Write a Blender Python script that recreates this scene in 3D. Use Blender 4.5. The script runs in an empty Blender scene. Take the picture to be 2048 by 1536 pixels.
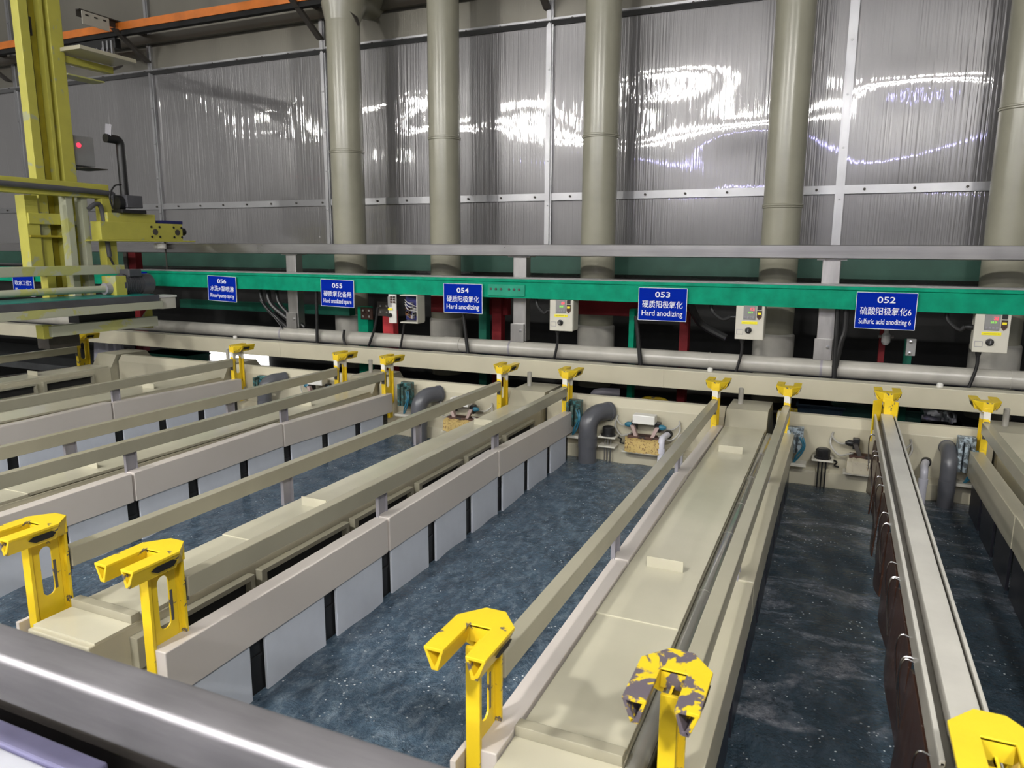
import bpy, bmesh, math, random
from mathutils import Vector, Matrix
random.seed(7)
C = bpy.context.scene.collection
SC = bpy.context.scene

# ------------------------------------------------------------------ camera, world, exposure
F_PX = 1474.0
RIGHT = Vector((0.91443489, 0.4047057, 0.00470404))
UP = Vector((-0.07745611, 0.16358113, 0.9834845))
FWD = Vector((-0.39725229, 0.8996969, -0.18093123))
EYE = Vector((0, 0, 2.2))
cam_d = bpy.data.cameras.new('camera'); cam = bpy.data.objects.new('camera', cam_d); C.objects.link(cam)
cam_d.sensor_width = 36.0; cam_d.lens = F_PX / 2048 * 36.0; cam_d.clip_start = 0.05
cam.matrix_world = Matrix(((RIGHT.x, UP.x, -FWD.x, EYE.x), (RIGHT.y, UP.y, -FWD.y, EYE.y), (RIGHT.z, UP.z, -FWD.z, EYE.z), (0, 0, 0, 1)))
SC.camera = cam
cam_d.dof.use_dof = True; cam_d.dof.focus_distance = 3.2; cam_d.dof.aperture_fstop = 5.6
SC.view_settings.view_transform = 'Standard'; SC.view_settings.look = 'None'
SC.view_settings.exposure = 0.80; SC.view_settings.gamma = 1.0; SC.view_settings.use_curve_mapping = False
W = bpy.data.worlds.new('hall_ambient'); SC.world = W; W.use_nodes = True
W.node_tree.nodes['Background'].inputs['Color'].default_value = (1.0, 0.98, 0.94, 1)
W.node_tree.nodes['Background'].inputs['Strength'].default_value = 0.16

def at(x, y, X=None, Y=None, Z=None):
    """point of the room seen at a photo pixel, on a plane X=, Y= or Z="""
    d = RIGHT * (x - 1024) - UP * (y - 768) + FWD * F_PX
    if X is not None: t = (X - EYE.x) / d.x
    elif Y is not None: t = (Y - EYE.y) / d.y
    else: t = (Z - EYE.z) / d.z
    return EYE + d * t

# ------------------------------------------------------------------ materials
def nt(name):
    m = bpy.data.materials.new(name); m.use_nodes = True
    t = m.node_tree; b = t.nodes['Principled BSDF']
    return m, t, b
def link(t, a, b): t.links.new(a, b)
def ramp(t, stops, fac, interp='LINEAR'):
    r = t.nodes.new('ShaderNodeValToRGB'); r.color_ramp.interpolation = interp
    e = r.color_ramp.elements
    while len(e) < len(stops): e.new(0.5)
    for i, (p, c) in enumerate(stops): e[i].position = p; e[i].color = (*c, 1) if len(c) == 3 else c
    link(t, fac, r.inputs['Fac']); return r.outputs['Color']
def noise(t, scale, detail=4, rough=0.55, stretch=None, distort=0, obj_coord=True):
    n = t.nodes.new('ShaderNodeTexNoise'); n.inputs['Scale'].default_value = scale
    n.inputs['Detail'].default_value = detail; n.inputs['Roughness'].default_value = rough; n.inputs['Distortion'].default_value = distort
    tc = t.nodes.new('ShaderNodeTexCoord'); mp = t.nodes.new('ShaderNodeMapping')
    link(t, tc.outputs['Object'], mp.inputs['Vector'])
    if stretch: mp.inputs['Scale'].default_value = stretch
    link(t, mp.outputs['Vector'], n.inputs['Vector'])
    return n.outputs['Fac']
def mix(t, fac, a, b):
    m = t.nodes.new('ShaderNodeMix'); m.data_type = 'RGBA'
    if hasattr(fac, 'is_linked') or hasattr(fac, 'links'): link(t, fac, m.inputs[0])
    else: m.inputs[0].default_value = fac
    for s, v in ((6, a), (7, b)):
        if isinstance(v, tuple): m.inputs[s].default_value = (*v, 1)
        else: link(t, v, m.inputs[s])
    return m.outputs[2]
def bump(t, b, h, strength, dist=0.01, prev=None):
    n = t.nodes.new('ShaderNodeBump'); n.inputs['Strength'].default_value = strength; n.inputs['Distance'].default_value = dist
    link(t, h, n.inputs['Height'])
    if prev: link(t, prev, n.inputs['Normal'])
    link(t, n.outputs['Normal'], b.inputs['Normal']); return n.outputs['Normal']
def plain(name, col, rough=0.4, metal=0.0, vary=0.12, scale=6.0, bmp=0.0, spec=0.5):
    m, t, b = nt(name)
    lo = tuple(c * (1 - vary) for c in col); hi = tuple(min(1, c * (1 + vary)) for c in col)
    link(t, ramp(t, [(0.3, lo), (0.7, hi)], noise(t, scale, 5)), b.inputs['Base Color'])
    b.inputs['Roughness'].default_value = rough; b.inputs['Metallic'].default_value = metal
    b.inputs['Specular IOR Level'].default_value = spec
    if bmp: bump(t, b, noise(t, scale * 12, 3), bmp, 0.003)
    return m
def scaled(t, v, lo, hi):
    r = t.nodes.new('ShaderNodeMapRange'); r.inputs['From Min'].default_value = lo; r.inputs['From Max'].default_value = hi
    link(t, v, r.inputs['Value']); return r.outputs[0]
def painted(name, base, chip, amount, scale, white=None, rough=0.38):
    """paint with flaked-off patches"""
    m, t, b = nt(name)
    body = ramp(t, [(0.3, tuple(c * 0.88 for c in base)), (0.7, base)], noise(t, 9, 4))
    if white:
        tc = t.nodes.new('ShaderNodeTexCoord'); sx = t.nodes.new('ShaderNodeSeparateXYZ'); link(t, tc.outputs['Object'], sx.inputs[0])
        a = t.nodes.new('ShaderNodeMath'); a.operation = 'MULTIPLY_ADD'; link(t, noise(t, 11, 4), a.inputs[0]); a.inputs[1].default_value = 0.14; link(t, sx.outputs['Z'], a.inputs[2])
        body = mix(t, ramp(t, [(0.0, (0, 0, 0)), (0.5, (1, 1, 1)), (0.7, (0, 0, 0))], scaled(t, a.outputs[0], 1.13, 1.43), 'CONSTANT'), body, white)
    mask = ramp(t, [(amount - 0.012, (1, 1, 1)), (amount + 0.012, (0, 0, 0))], noise(t, scale, 5, 0.6, distort=0.5))
    link(t, mix(t, mask, body, chip), b.inputs['Base Color'])
    b.inputs['Roughness'].default_value = rough
    n1 = bump(t, b, mask, 0.25, -0.002); bump(t, b, noise(t, 60, 3), 0.12, 0.003, n1)
    return m
def brushed(name, col, rough, axis_stretch, contrast=0.25, bmp=0.08):
    m, t, b = nt(name)
    f = noise(t, 14, 6, 0.65, axis_stretch)
    link(t, ramp(t, [(0.25, tuple(c * (1 - contrast) for c in col)), (0.75, tuple(min(1, c * (1 + contrast)) for c in col))], f), b.inputs['Base Color'])
    b.inputs['Metallic'].default_value = 1.0
    r = t.nodes.new('ShaderNodeMapRange'); r.inputs['To Min'].default_value = rough * 0.75; r.inputs['To Max'].default_value = rough * 1.3
    link(t, noise(t, 5, 4), r.inputs['Value']); link(t, r.outputs[0], b.inputs['Roughness'])
    bump(t, b, f, bmp, 0.004)
    return m

M = {}
LAMP = 400
M['beige'] = plain('beige polypropylene', (0.47, 0.44, 0.335), 0.28, vary=0.07, scale=3)
M['bar'] = plain('beige bar plastic', (0.335, 0.315, 0.24), 0.25, vary=0.08, scale=3)
M['lid'] = plain('lid plastic', (0.52, 0.495, 0.385), 0.22, vary=0.07, scale=2.5)
M['fascia'] = plain('pale pinkish plastic', (0.58, 0.535, 0.50), 0.3, vary=0.04, scale=2)
M['plate'] = plain('white cathode plastic', (0.60, 0.635, 0.72), 0.45, vary=0.12, scale=3)
M['plate_dark'] = plain('dark wet cathode', (0.022, 0.022, 0.030), 0.3, vary=0.4)
M['plate_brown'] = plain('dark maroon plate', (0.035, 0.018, 0.017), 0.4, vary=0.4)
M['black'] = plain('black rubber', (0.010, 0.010, 0.011), 0.42, vary=0.2)
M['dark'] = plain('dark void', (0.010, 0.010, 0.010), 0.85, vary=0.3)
M['strut'] = plain('grey strut plastic', (0.28, 0.27, 0.30), 0.4)
M['yellow'] = painted('chipped yellow paint', (0.80, 0.57, 0.02), (0.10, 0.085, 0.09), 0.36, 16)
M['yellow_worn'] = painted('heavily flaked yellow paint', (0.80, 0.57, 0.02), (0.125, 0.105, 0.125), 0.505, 11)
M['yellow_clean'] = painted('fresh yellow paint', (0.84, 0.64, 0.03), (0.25, 0.2, 0.05), 0.27, 14)
M['yellow_white'] = painted('yellow paint over white', (0.80, 0.56, 0.02), (0.12, 0.1, 0.1), 0.31, 16, white=(0.70, 0.68, 0.62))
M['hoist'] = painted('lemon machine paint', (0.50, 0.47, 0.085), (0.36, 0.37, 0.22), 0.38, 5)
M['hoist_dark'] = plain('darker yellow machine paint', (0.36, 0.30, 0.02), 0.45, vary=0.2)
M['hoist_pale'] = painted('pale yellow machine paint', (0.47, 0.47, 0.17), (0.42, 0.43, 0.33), 0.52, 2.5)
M['green'] = plain('green steel paint', (0.001, 0.25, 0.14), 0.6, vary=0.22, scale=9, bmp=0.1, spec=0.12)
M['green_dark'] = plain('dull green steel paint', (0.006, 0.085, 0.055), 0.6, vary=0.2, spec=0.2)
M['teal'] = plain('teal drip tray', (0.006, 0.21, 0.18), 0.35, vary=0.2)
M['red'] = plain('red steel paint', (0.42, 0.022, 0.03), 0.5, vary=0.25)
M['red_shaded'] = plain('shaded red steel paint', (0.13, 0.008, 0.011), 0.6, vary=0.25, spec=0.2)  # same red, with the shade behind the pipe put into the colour
M['orange'] = plain('orange insulator', (0.62, 0.17, 0.02), 0.5, vary=0.15)
M['blue_sign'] = plain('sign blue', (0.0005, 0.017, 0.30), 0.7, vary=0.04, spec=0.04)
M['navy'] = plain('navy steel paint', (0.012, 0.014, 0.11), 0.5)
M['white'] = plain('white plastic', (0.66, 0.65, 0.62), 0.35, vary=0.05)
M['sign_white'] = plain('sign lettering white', (0.80, 0.82, 0.86), 0.5, vary=0.02)
M['cream'] = plain('cream enclosure', (0.56, 0.54, 0.47), 0.4, vary=0.06)
M['pvc'] = plain('grey pvc', (0.085, 0.088, 0.10), 0.3, vary=0.1)
M['pvc_white'] = plain('pale pvc', (0.55, 0.55, 0.62), 0.3, vary=0.06)
M['pipe'] = plain('grey beige pipe', (0.40, 0.385, 0.345), 0.3, vary=0.12, scale=7, bmp=0.05)
M['duct'] = plain('olive duct plastic', (0.285, 0.275, 0.215), 0.26, vary=0.10, scale=2.5)
M['steel'] = brushed('brushed stainless', (0.33, 0.322, 0.325), 0.30, (0.06, 1, 1), 0.22)
M['steel_v'] = brushed('stainless post', (0.40, 0.39, 0.385), 0.36, (1, 1, 0.15), 0.2)
M['handrail'] = brushed('scuffed stainless tube', (0.40, 0.388, 0.412), 0.54, (0.12, 1, 1), 0.25, 0.12)
M['alu'] = brushed('aluminium strip', (0.36, 0.36, 0.37), 0.42, (0.1, 1, 0.1), 0.12)
M['chrome'] = brushed('bright bolt steel', (0.6, 0.6, 0.62), 0.25, (1, 1, 1), 0.1)
M['iron'] = plain('brown iron angle', (0.055, 0.048, 0.042), 0.55, vary=0.2)
M['motor'] = plain('motor grey', (0.075, 0.075, 0.085), 0.4, vary=0.2)
M['greybox'] = plain('grey enclosure', (0.23, 0.23, 0.23), 0.4)
M['clear_pipe'] = plain('glossy grey tube', (0.34, 0.335, 0.30), 0.10, metal=0.45, vary=0.12)
M['yellow_label'] = plain('yellow sticker', (0.85, 0.75, 0.02), 0.5, vary=0.03)
M['lavender'] = plain('lavender plastic', (0.28, 0.27, 0.45), 0.45)
M['white_lid'] = plain('bluish white lid', (0.46, 0.47, 0.53), 0.4, vary=0.05)
M['copper'] = painted('rusty copper', (0.25, 0.10, 0.035), (0.08, 0.04, 0.02), 0.5, 30)
M['verdigris'] = painted('verdigris copper', (0.035, 0.06, 0.05), (0.05, 0.17, 0.18), 0.45, 28)
M['verdigris_pale'] = painted('pale corroded copper', (0.10, 0.12, 0.13), (0.33, 0.40, 0.45), 0.5, 32)
M['cyan'] = plain('cyan hose', (0.02, 0.13, 0.20), 0.4)
M['crust'] = painted('crusty yellow deposit', (0.52, 0.38, 0.14), (0.20, 0.12, 0.05), 0.42, 75, rough=0.8)
M['crust_pale'] = painted('crusty pale deposit', (0.60, 0.55, 0.42), (0.3, 0.22, 0.12), 0.36, 34, rough=0.8)
M['rust'] = painted('rust brown', (0.07, 0.03, 0.02), (0.02, 0.012, 0.01), 0.45, 20, rough=0.7)
M['hose'] = plain('pale grey hose', (0.35, 0.34, 0.31), 0.35)
M['pad_red'] = plain('reddish jaw', (0.35, 0.26, 0.24), 0.5)
M['rear'] = plain('grey blocker wall', (0.10, 0.10, 0.10), 0.6, vary=0.2, scale=0.8)
M['floor'] = plain('dark wet floor', (0.03, 0.032, 0.034), 0.4, vary=0.4)
M['foil'] = brushed('crumpled foil', (0.55, 0.55, 0.6), 0.3, (1, 1, 1), 0.5, 0.9)
def emit(name, col, s):
    m, t, b = nt(name); b.inputs['Base Color'].default_value = (*[c * 0.2 for c in col], 1)
    b.inputs['Emission Color'].default_value = (*col, 1); b.inputs['Emission Strength'].default_value = s; return m
M['led_red'] = emit('red led', (1, 0.03, 0.06), 1.6)
M['led_green'] = emit('green led', (0.3, 1, 0.05), 0.7)
M['lit'] = emit('glow panel', (1, 0.99, 0.97), 2.2)
M['tube_glow'] = emit('lamp tube', (1, 0.98, 0.95), 70)

def clear_mat():
    m, t, b = nt('cloudy film'); b.inputs['Base Color'].default_value = (0.8, 0.82, 0.85, 1); b.inputs['Roughness'].default_value = 0.2
    return m
def wall_mat(name, base, metal, rough, ridge, coat):
    """hollow plastic sheet: soft grey sheen below, clear skin on top, fine upright ribs"""
    m, t, b = nt(name)
    f = noise(t, 2.2, 4, 0.5, (1, 1, 0.45))
    link(t, ramp(t, [(0.3, tuple(c * 0.88 for c in base)), (0.7, base)], f), b.inputs['Base Color'])
    b.inputs['Metallic'].default_value = metal; b.inputs['Roughness'].default_value = rough
    b.inputs['Coat Weight'].default_value = coat; b.inputs['Coat IOR'].default_value = 2.1; b.inputs['Coat Roughness'].default_value = 0.028
    n1 = bump(t, b, noise(t, 75, 1, 0.4, (1, 1, 0.006)), ridge, 0.0036)
    link(t, n1, b.inputs['Coat Normal'])
    return m
M['wall_sheet'] = wall_mat('twin wall sheet', (0.185, 0.18, 0.184), 0.45, 0.33, 1.0, 1.0)
M['wall_dull'] = wall_mat('dull sheet', (0.19, 0.18, 0.15), 0.5, 0.45, 0.4, 0.2)

def mul(t, a, k):
    n = t.nodes.new('ShaderNodeMath'); n.operation = 'MULTIPLY'; link(t, a, n.inputs[0])
    if isinstance(k, float): n.inputs[1].default_value = k
    else: link(t, k, n.inputs[1])
    return n.outputs[0]
def water_mat(name, deep, milky, foam, speck, streak):
    m, t, b = nt(name)
    col = ramp(t, [(0.38, deep), (0.66, milky)], noise(t, 9, 7, 0.7, (1, 0.6, 1), 0.9))
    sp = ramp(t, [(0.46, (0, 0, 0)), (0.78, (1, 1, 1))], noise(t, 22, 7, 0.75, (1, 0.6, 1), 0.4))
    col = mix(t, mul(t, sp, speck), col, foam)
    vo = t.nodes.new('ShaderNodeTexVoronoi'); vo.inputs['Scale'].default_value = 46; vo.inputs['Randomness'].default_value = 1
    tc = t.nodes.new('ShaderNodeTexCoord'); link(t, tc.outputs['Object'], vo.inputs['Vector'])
    bubble_glints = ramp(t, [(0.13, (1, 1, 1)), (0.20, (0, 0, 0))], vo.outputs['Distance'])  # bubbles, also painted in as lamp sparkle on the water
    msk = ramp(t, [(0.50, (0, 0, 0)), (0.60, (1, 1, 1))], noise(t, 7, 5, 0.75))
    col = mix(t, mul(t, mul(t, bubble_glints, msk), 0.85), col, (0.85, 0.90, 0.93))
    big = ramp(t, [(0.60 - streak, (0, 0, 0)), (0.72 - streak, (1, 1, 1))], noise(t, 2.4, 5, 0.6, (0.7, 1.6, 1), 1.3))
    fine = ramp(t, [(0.36, (0, 0, 0)), (0.62, (1, 1, 1))], noise(t, 26, 6, 0.8))
    col = mix(t, mul(t, mul(t, big, fine), 0.75), col, foam)
    link(t, col, b.inputs['Base Color'])
    b.inputs['Roughness'].default_value = 0.05; b.inputs['IOR'].default_value = 1.34
    n1 = bump(t, b, noise(t, 12, 5, 0.62, (1, 0.7, 1), 0.8), 0.9, 0.035)
    bump(t, b, noise(t, 60, 4, 0.7, None, 0.3), 0.9, 0.014, n1)
    return m
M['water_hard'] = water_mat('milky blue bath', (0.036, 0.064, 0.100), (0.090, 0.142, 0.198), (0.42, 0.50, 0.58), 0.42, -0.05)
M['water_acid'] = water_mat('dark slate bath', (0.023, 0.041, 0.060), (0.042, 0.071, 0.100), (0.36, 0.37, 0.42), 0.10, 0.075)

# ------------------------------------------------------------------ mesh building
class MB:
    def __init__(s): s.v = []; s.f = []; s.m = []; s.mats = []
    def mat(s, m):
        if m not in s.mats: s.mats.append(m)
        return s.mats.index(m)
    def add(s, v, f, m=None):
        o = len(s.v); s.v += [tuple(p) for p in v]; s.f += [tuple(i + o for i in q) for q in f]
        k = s.mat(m) if m is not None else 0
        s.m += [k] * len(f); return s
    def box(s, x0, x1, y0, y1, z0, z1, m=None):
        v = [(x, y, z) for x in (x0, x1) for y in (y0, y1) for z in (z0, z1)]
        return s.add(v, [(0, 1, 3, 2), (4, 6, 7, 5), (0, 4, 5, 1), (2, 3, 7, 6), (0, 2, 6, 4), (1, 5, 7, 3)], m)
    def prism(s, poly, axis, a, b, m=None):
        def P(p, t):
            return (t, p[0], p[1]) if axis == 'X' else (p[0], t, p[1]) if axis == 'Y' else (p[0], p[1], t)
        n = len(poly); v = [P(p, a) for p in poly] + [P(p, b) for p in poly]
        f = [tuple(range(n))[::-1], tuple(range(n, 2 * n))] + [(i, (i + 1) % n, n + (i + 1) % n, n + i) for i in range(n)]
        return s.add(v, f, m)
    def loft(s, rings, m=None, cap=True):
        n = len(rings[0]); v = [p for r in rings for p in r]; f = []
        for k in range(len(rings) - 1):
            f += [(k * n + i, k * n + (i + 1) % n, (k + 1) * n + (i + 1) % n, (k + 1) * n + i) for i in range(n)]
        if cap: f += [tuple(range(n))[::-1], tuple(range((len(rings) - 1) * n, len(rings) * n))]
        return s.add(v, f, m)
    def tube(s, path, r, seg=12, m=None, cap=True):
        P = [Vector(p) for p in path]; rings = []; prev = None
        for i, p in enumerate(P):
            d = (P[min(i + 1, len(P) - 1)] - P[max(i - 1, 0)]).normalized()
            if prev is None:
                a = Vector((0, 0, 1)) if abs(d.z) < 0.9 else Vector((1, 0, 0)); u = d.cross(a).normalized()
            else:
                u = (prev - d * prev.dot(d)).normalized()
            prev = u; w = d.cross(u); rr = r[i] if isinstance(r, (list, tuple)) else r
            rings.append([p + (u * math.cos(2 * math.pi * k / seg) + w * math.sin(2 * math.pi * k / seg)) * rr for k in range(seg)])
        return s.loft(rings, m, cap)
    def lathe(s, c, prof, seg=24, axis='Z', m=None):
        rings = []
        for r, h in prof:
            ring = []
            for k in range(seg):
                a = 2 * math.pi * k / seg; p, q = r * math.cos(a), r * math.sin(a)
                ring.append((c[0] + p, c[1] + q, c[2] + h) if axis == 'Z' else (c[0] + h, c[1] + p, c[2] + q) if axis == 'X' else (c[0] + p, c[1] + h, c[2] + q))
            rings.append(ring)
        return s.loft(rings, m)
    def holed(s, outer, hole, axis, a, b, m=None):
        """plate with one hole; outer and hole have the same number of points"""
        def P(p, t): return (t, p[0], p[1]) if axis == 'X' else (p[0], t, p[1]) if axis == 'Y' else (p[0], p[1], t)
        n = len(outer); v = [P(p, a) for p in outer] + [P(p, a) for p in hole] + [P(p, b) for p in outer] + [P(p, b) for p in hole]; f = []
        for i in range(n):
            j = (i + 1) % n
            f += [(i, n + i, n + j, j), (2 * n + i, 2 * n + j, 3 * n + j, 3 * n + i), (i, j, 2 * n + j, 2 * n + i), (n + i, 3 * n + i, 3 * n + j, n + j)]
        return s.add(v, f, m)
    def mesh(s, name, m, bevel=0.0, smooth=True):
        me = bpy.data.meshes.new(name); me.from_pydata(s.v, [], s.f)
        if s.mats:
            for k in s.mats: me.materials.append(k)
            me.polygons.foreach_set('material_index', s.m)
        elif m: me.materials.append(m)
        bm = bmesh.new(); bm.from_mesh(me)
        bmesh.ops.remove_doubles(bm, verts=bm.verts, dist=1e-6)
        bmesh.ops.recalc_face_normals(bm, faces=bm.faces)
        if bevel:
            es = [e for e in bm.edges if len(e.link_faces) == 2 and e.calc_face_angle(0) > 0.5]
            bmesh.ops.bevel(bm, geom=es, offset=bevel, segments=5 if smooth == 'soft' else 2, affect='EDGES', profile=0.5, clamp_overlap=True)
        bm.to_mesh(me); bm.free()
        if smooth == 'soft' or (smooth and not bevel):
            me.shade_smooth(); me.set_sharp_from_angle(angle=math.radians(32))
        return me
    def build(s, name, m=None, parent=None, bevel=0.0, smooth=True):
        return put(name, s.mesh(name, m, bevel, smooth), parent)
def put(name, me, parent=None, loc=None):
    o = bpy.data.objects.new(name, me); C.objects.link(o)
    if parent is not None: o.parent = parent
    if loc: o.location = loc
    return o
def tag(o, label=None, cat=None, group=None, kind=None):
    if label: o['label'] = label
    if cat: o['category'] = cat
    if group: o['group'] = group
    if kind: o['kind'] = kind
    return o
def thing(name, label, cat, loc=(0, 0, 0), group=None):
    o = bpy.data.objects.new(name, None); C.objects.link(o); o.location = loc; o.empty_display_size = 0.1
    return tag(o, label, cat, group)
def local(root, mb):
    """shift a builder given in room coordinates into its thing's own space"""
    L = root.location; mb.v = [(x - L.x, y - L.y, z - L.z) for x, y, z in mb.v]; return mb
def struct(name, mb, m=None, bevel=0.0): return tag(mb.build(name, m, None, bevel), kind='structure')
def arc(c, r, a0, a1, n, u, w):
    c, u, w = Vector(c), Vector(u), Vector(w)
    return [c + u * (r * math.cos(a0 + (a1 - a0) * i / n)) + w * (r * math.sin(a0 + (a1 - a0) * i / n)) for i in range(n + 1)]
def spline(pts, n=8):
    P = [Vector(p) for p in pts]; P = [P[0] * 2 - P[1]] + P + [P[-1] * 2 - P[-2]]; out = []
    for i in range(1, len(P) - 2):
        a, b, c, d = P[i - 1], P[i], P[i + 1], P[i + 2]
        for k in range(n):
            t = k / n
            out.append(0.5 * ((2 * b) + (c - a) * t + (2 * a - 5 * b + 4 * c - d) * t * t + (3 * b - a - 3 * c + d) * t ** 3))
    out.append(P[-2]); return out
def stadium(cx, cy, hw, hh, n=8):
    """upright rounded slot, points counted from the lower right, counter-clockwise"""
    p = []
    for k in range(n): a = math.pi * k / (n - 1); p.append((cx + hw * math.cos(a), cy + (hh - hw) + hw * math.sin(a)))
    for k in range(n): a = math.pi + math.pi * k / (n - 1); p.append((cx + hw * math.cos(a), cy - (hh - hw) + hw * math.sin(a)))
    return p

# ------------------------------------------------------------------ hall lamps
M['lamp_lens'] = emit('lamp lens', (1, 0.975, 0.92), LAMP)
M['lamp_lens_rear'] = emit('rear lamp lens', (1, 0.985, 0.95), LAMP * 0.35)
M['strip_violet'] = emit('violet tube', (0.45, 0.42, 1.0), 30)
def hall_lamp(x, y, z, label, mat='lamp_lens', r=.2):
    t = thing('hall_lamp', label, 'lamp', (x, y, z), 'round high bay lamps of the hall')
    MB().lathe((0, 0, 0), [(r + .03, .06), (r + .03, .10), (.12, .14), (.12, .36), (.03, .40)], 28).build('housing', M['motor'], t)
    MB().tube([(0, 0, .38), (0, 0, 1.6)], .012, 8).build('hanger', M['iron'], t)
    MB().lathe((0, 0, 0), [(.06, -.05), (r * .8, -.02), (r, .03), (r, .10)], 28).build('lamp_lens', M[mat], t)
for i, x in enumerate((-11.3, -6.9, -2.5, 1.9)):
    hall_lamp(x, -2.0, 5.3, ('far left', 'left', 'middle', 'right')[i] + ' high bay lamp of the near row behind the camera')
def tube_lamp(x, y, z, length, label, mat='tube_glow', group='white tube lamps behind the camera', r=.03):
    t = thing('tube_lamp', label, 'lamp', (x, y, z), group)
    MB().box(-length / 2, length / 2, -.06, .06, .05, .11).build('housing', M['white'], t, .005)
    MB().tube([(-length / 2 + .03, 0, 0), (length / 2 - .03, 0, 0)], r, 12).build('lamp_tube', M[mat], t)
    for sx in (-1, 1): MB().tube([(sx * length * .4, 0, .10), (sx * length * .4, 0, 1.6)], .008, 6).build('hanger', M['iron'], t)
NTH = ('first', 'second', 'third', 'fourth', 'fifth', 'sixth', 'seventh')
for i in range(7):
    tube_lamp(-11.6 + 2.45 * i, -5.0, 5.45, 2.1, NTH[i] + ' white tube lamp from the left in the middle row')
for i in range(6):
    tube_lamp(-11.2 + 2.8 * i, -8.5, 5.7, 2.3, NTH[i] + ' white tube lamp from the left in the rearmost row')
tube_lamp(-1.2, -8.2, 4.75, 5.6, 'violet tube lamp at the rear of the hall', 'strip_violet', None, .016)

# ------------------------------------------------------------------ room shell
struct('floor', MB().box(-14, 5, -9, 7.3, -.1, 0), M['floor'])
struct('wall_rear_blocker', MB().box(-14, 5, -9.3, -9.1, 0, 6.5), M['rear'])  # unseen wall, added to cut ambient light on the handrail and sheets
struct('floor_walkway', MB().box(-12, 4, -3, .35, .5, .6), M['floor'])
VX = [-13.13, -10.5, -7.95, -5.35, -2.70, -.067, 2.58, 5.2]
def sheet(x0, x1, z0, z1, amp, nb, seed, mb):
    rnd = random.Random(seed); nx, nz = 54, max(10, int((z1 - z0) / .045))
    bl = [(rnd.uniform(x0, x1), rnd.uniform(z0, z1), rnd.uniform(.25, .75), rnd.uniform(.16, .42), rnd.choice((-1, 1)) * rnd.uniform(.4, 1)) for _ in range(nb)]
    ph = rnd.uniform(0, 6)
    V = []
    for j in range(nz + 1):
        for i in range(nx + 1):
            u, w = i / nx, j / nz; x = x0 + (x1 - x0) * u; z = z0 + (z1 - z0) * w
            e = (math.sin(math.pi * u) * math.sin(math.pi * w)) ** .5 if 0 < i < nx and 0 < j < nz else 0
            h = sum(a * math.exp(-((x - bx) / sx) ** 2 - ((z - bz) / sz) ** 2) for bx, bz, sx, sz, a in bl)
            h += .5 * math.sin(2.1 * x + ph + 1.3 * z)
            V.append((x, 7.0 - amp * h * e, z))
    Fc = [(j * (nx + 1) + i, j * (nx + 1) + i + 1, (j + 1) * (nx + 1) + i + 1, (j + 1) * (nx + 1) + i) for j in range(nz) for i in range(nx)]
    mb.add(V, Fc)
wl, wu = MB(), MB()
for i in range(len(VX) - 1):
    sheet(VX[i], VX[i + 1], 1.9, 2.69, .006, 4, 20 + i, wl)
    sheet(VX[i], VX[i + 1], 2.69, 4.31, .016, 8, 41 + i, wl)
    sheet(VX[i], VX[i + 1], 4.31, 7.0, .003, 4, 60 + i, wu)
def open_build(name, mb, m):
    me = bpy.data.meshes.new(name); me.from_pydata(mb.v, [], mb.f); me.materials.append(m); me.shade_smooth()
    return tag(put(name, me), kind='structure')
open_build('wall_back', wl, M['wall_sheet']); open_build('wall_back_upper', wu, M['wall_dull'])
struct('wall_back_shade', MB().box(-14, 5.2, 6.99, 7.2, 0, 1.93), M['dark'])  # dark sheet, puts the shade on the lower wall into the colour
tn = 1
def trim(mb, m):
    global tn
    struct('trim_%d' % tn, mb, m, 0); tn += 1
for x in VX[1:-1]:
    b = MB(); b.box(x - .035, x + .035, 6.965, 7.0, 1.95, 7.0); b.box(x - .018, x + .018, 6.95, 6.966, 1.95, 7.0)
    for k in range(12): b.lathe((x, 6.945, 2.2 + k * .42), [(.001, -.004), (.010, -.002), (.010, .01)], 8, 'Y', M['alu'])
    b.mats = []; b.m = []
    trim(b, M['alu'])
for z, h in ((2.70, .035), (4.31, .032)):
    b = MB(); b.box(-13.5, 5, 6.972, 6.99, z - h, z + h, M['alu'])
    if z > 4: b.prism([(6.97, z - h), (6.93, z - h * .2), (6.97, z + h * .4)], 'X', -13.5, 5, M['alu'])
    k = -13.2
    while k < 4.5:
        b.lathe((k, 6.962 if z < 4 else 6.94, z), [(.001, -.006), (.011, -.003), (.011, .02)], 8, 'Y', M['iron']); k += .37
    trim(b, None)
# dull green band on the wall behind the ducts and the dull brown strip over the sheets
M['teal_band'] = plain('greyed teal band', (0.026, 0.075, 0.055), 0.5, vary=0.15, spec=0.3)
trim(MB().box(-14, 5, 6.90, 6.985, 1.96, 2.20), M['teal_band'])
trim(MB().box(-14, 5, 6.93, 6.985, 4.62, 4.72), M['wall_dull'])
# added glowing panel standing in for a bright patch low behind the tanks
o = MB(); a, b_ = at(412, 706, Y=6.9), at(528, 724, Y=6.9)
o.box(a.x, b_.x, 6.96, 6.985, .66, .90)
struct('glow_panel_1', o, M['lit'])

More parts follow.
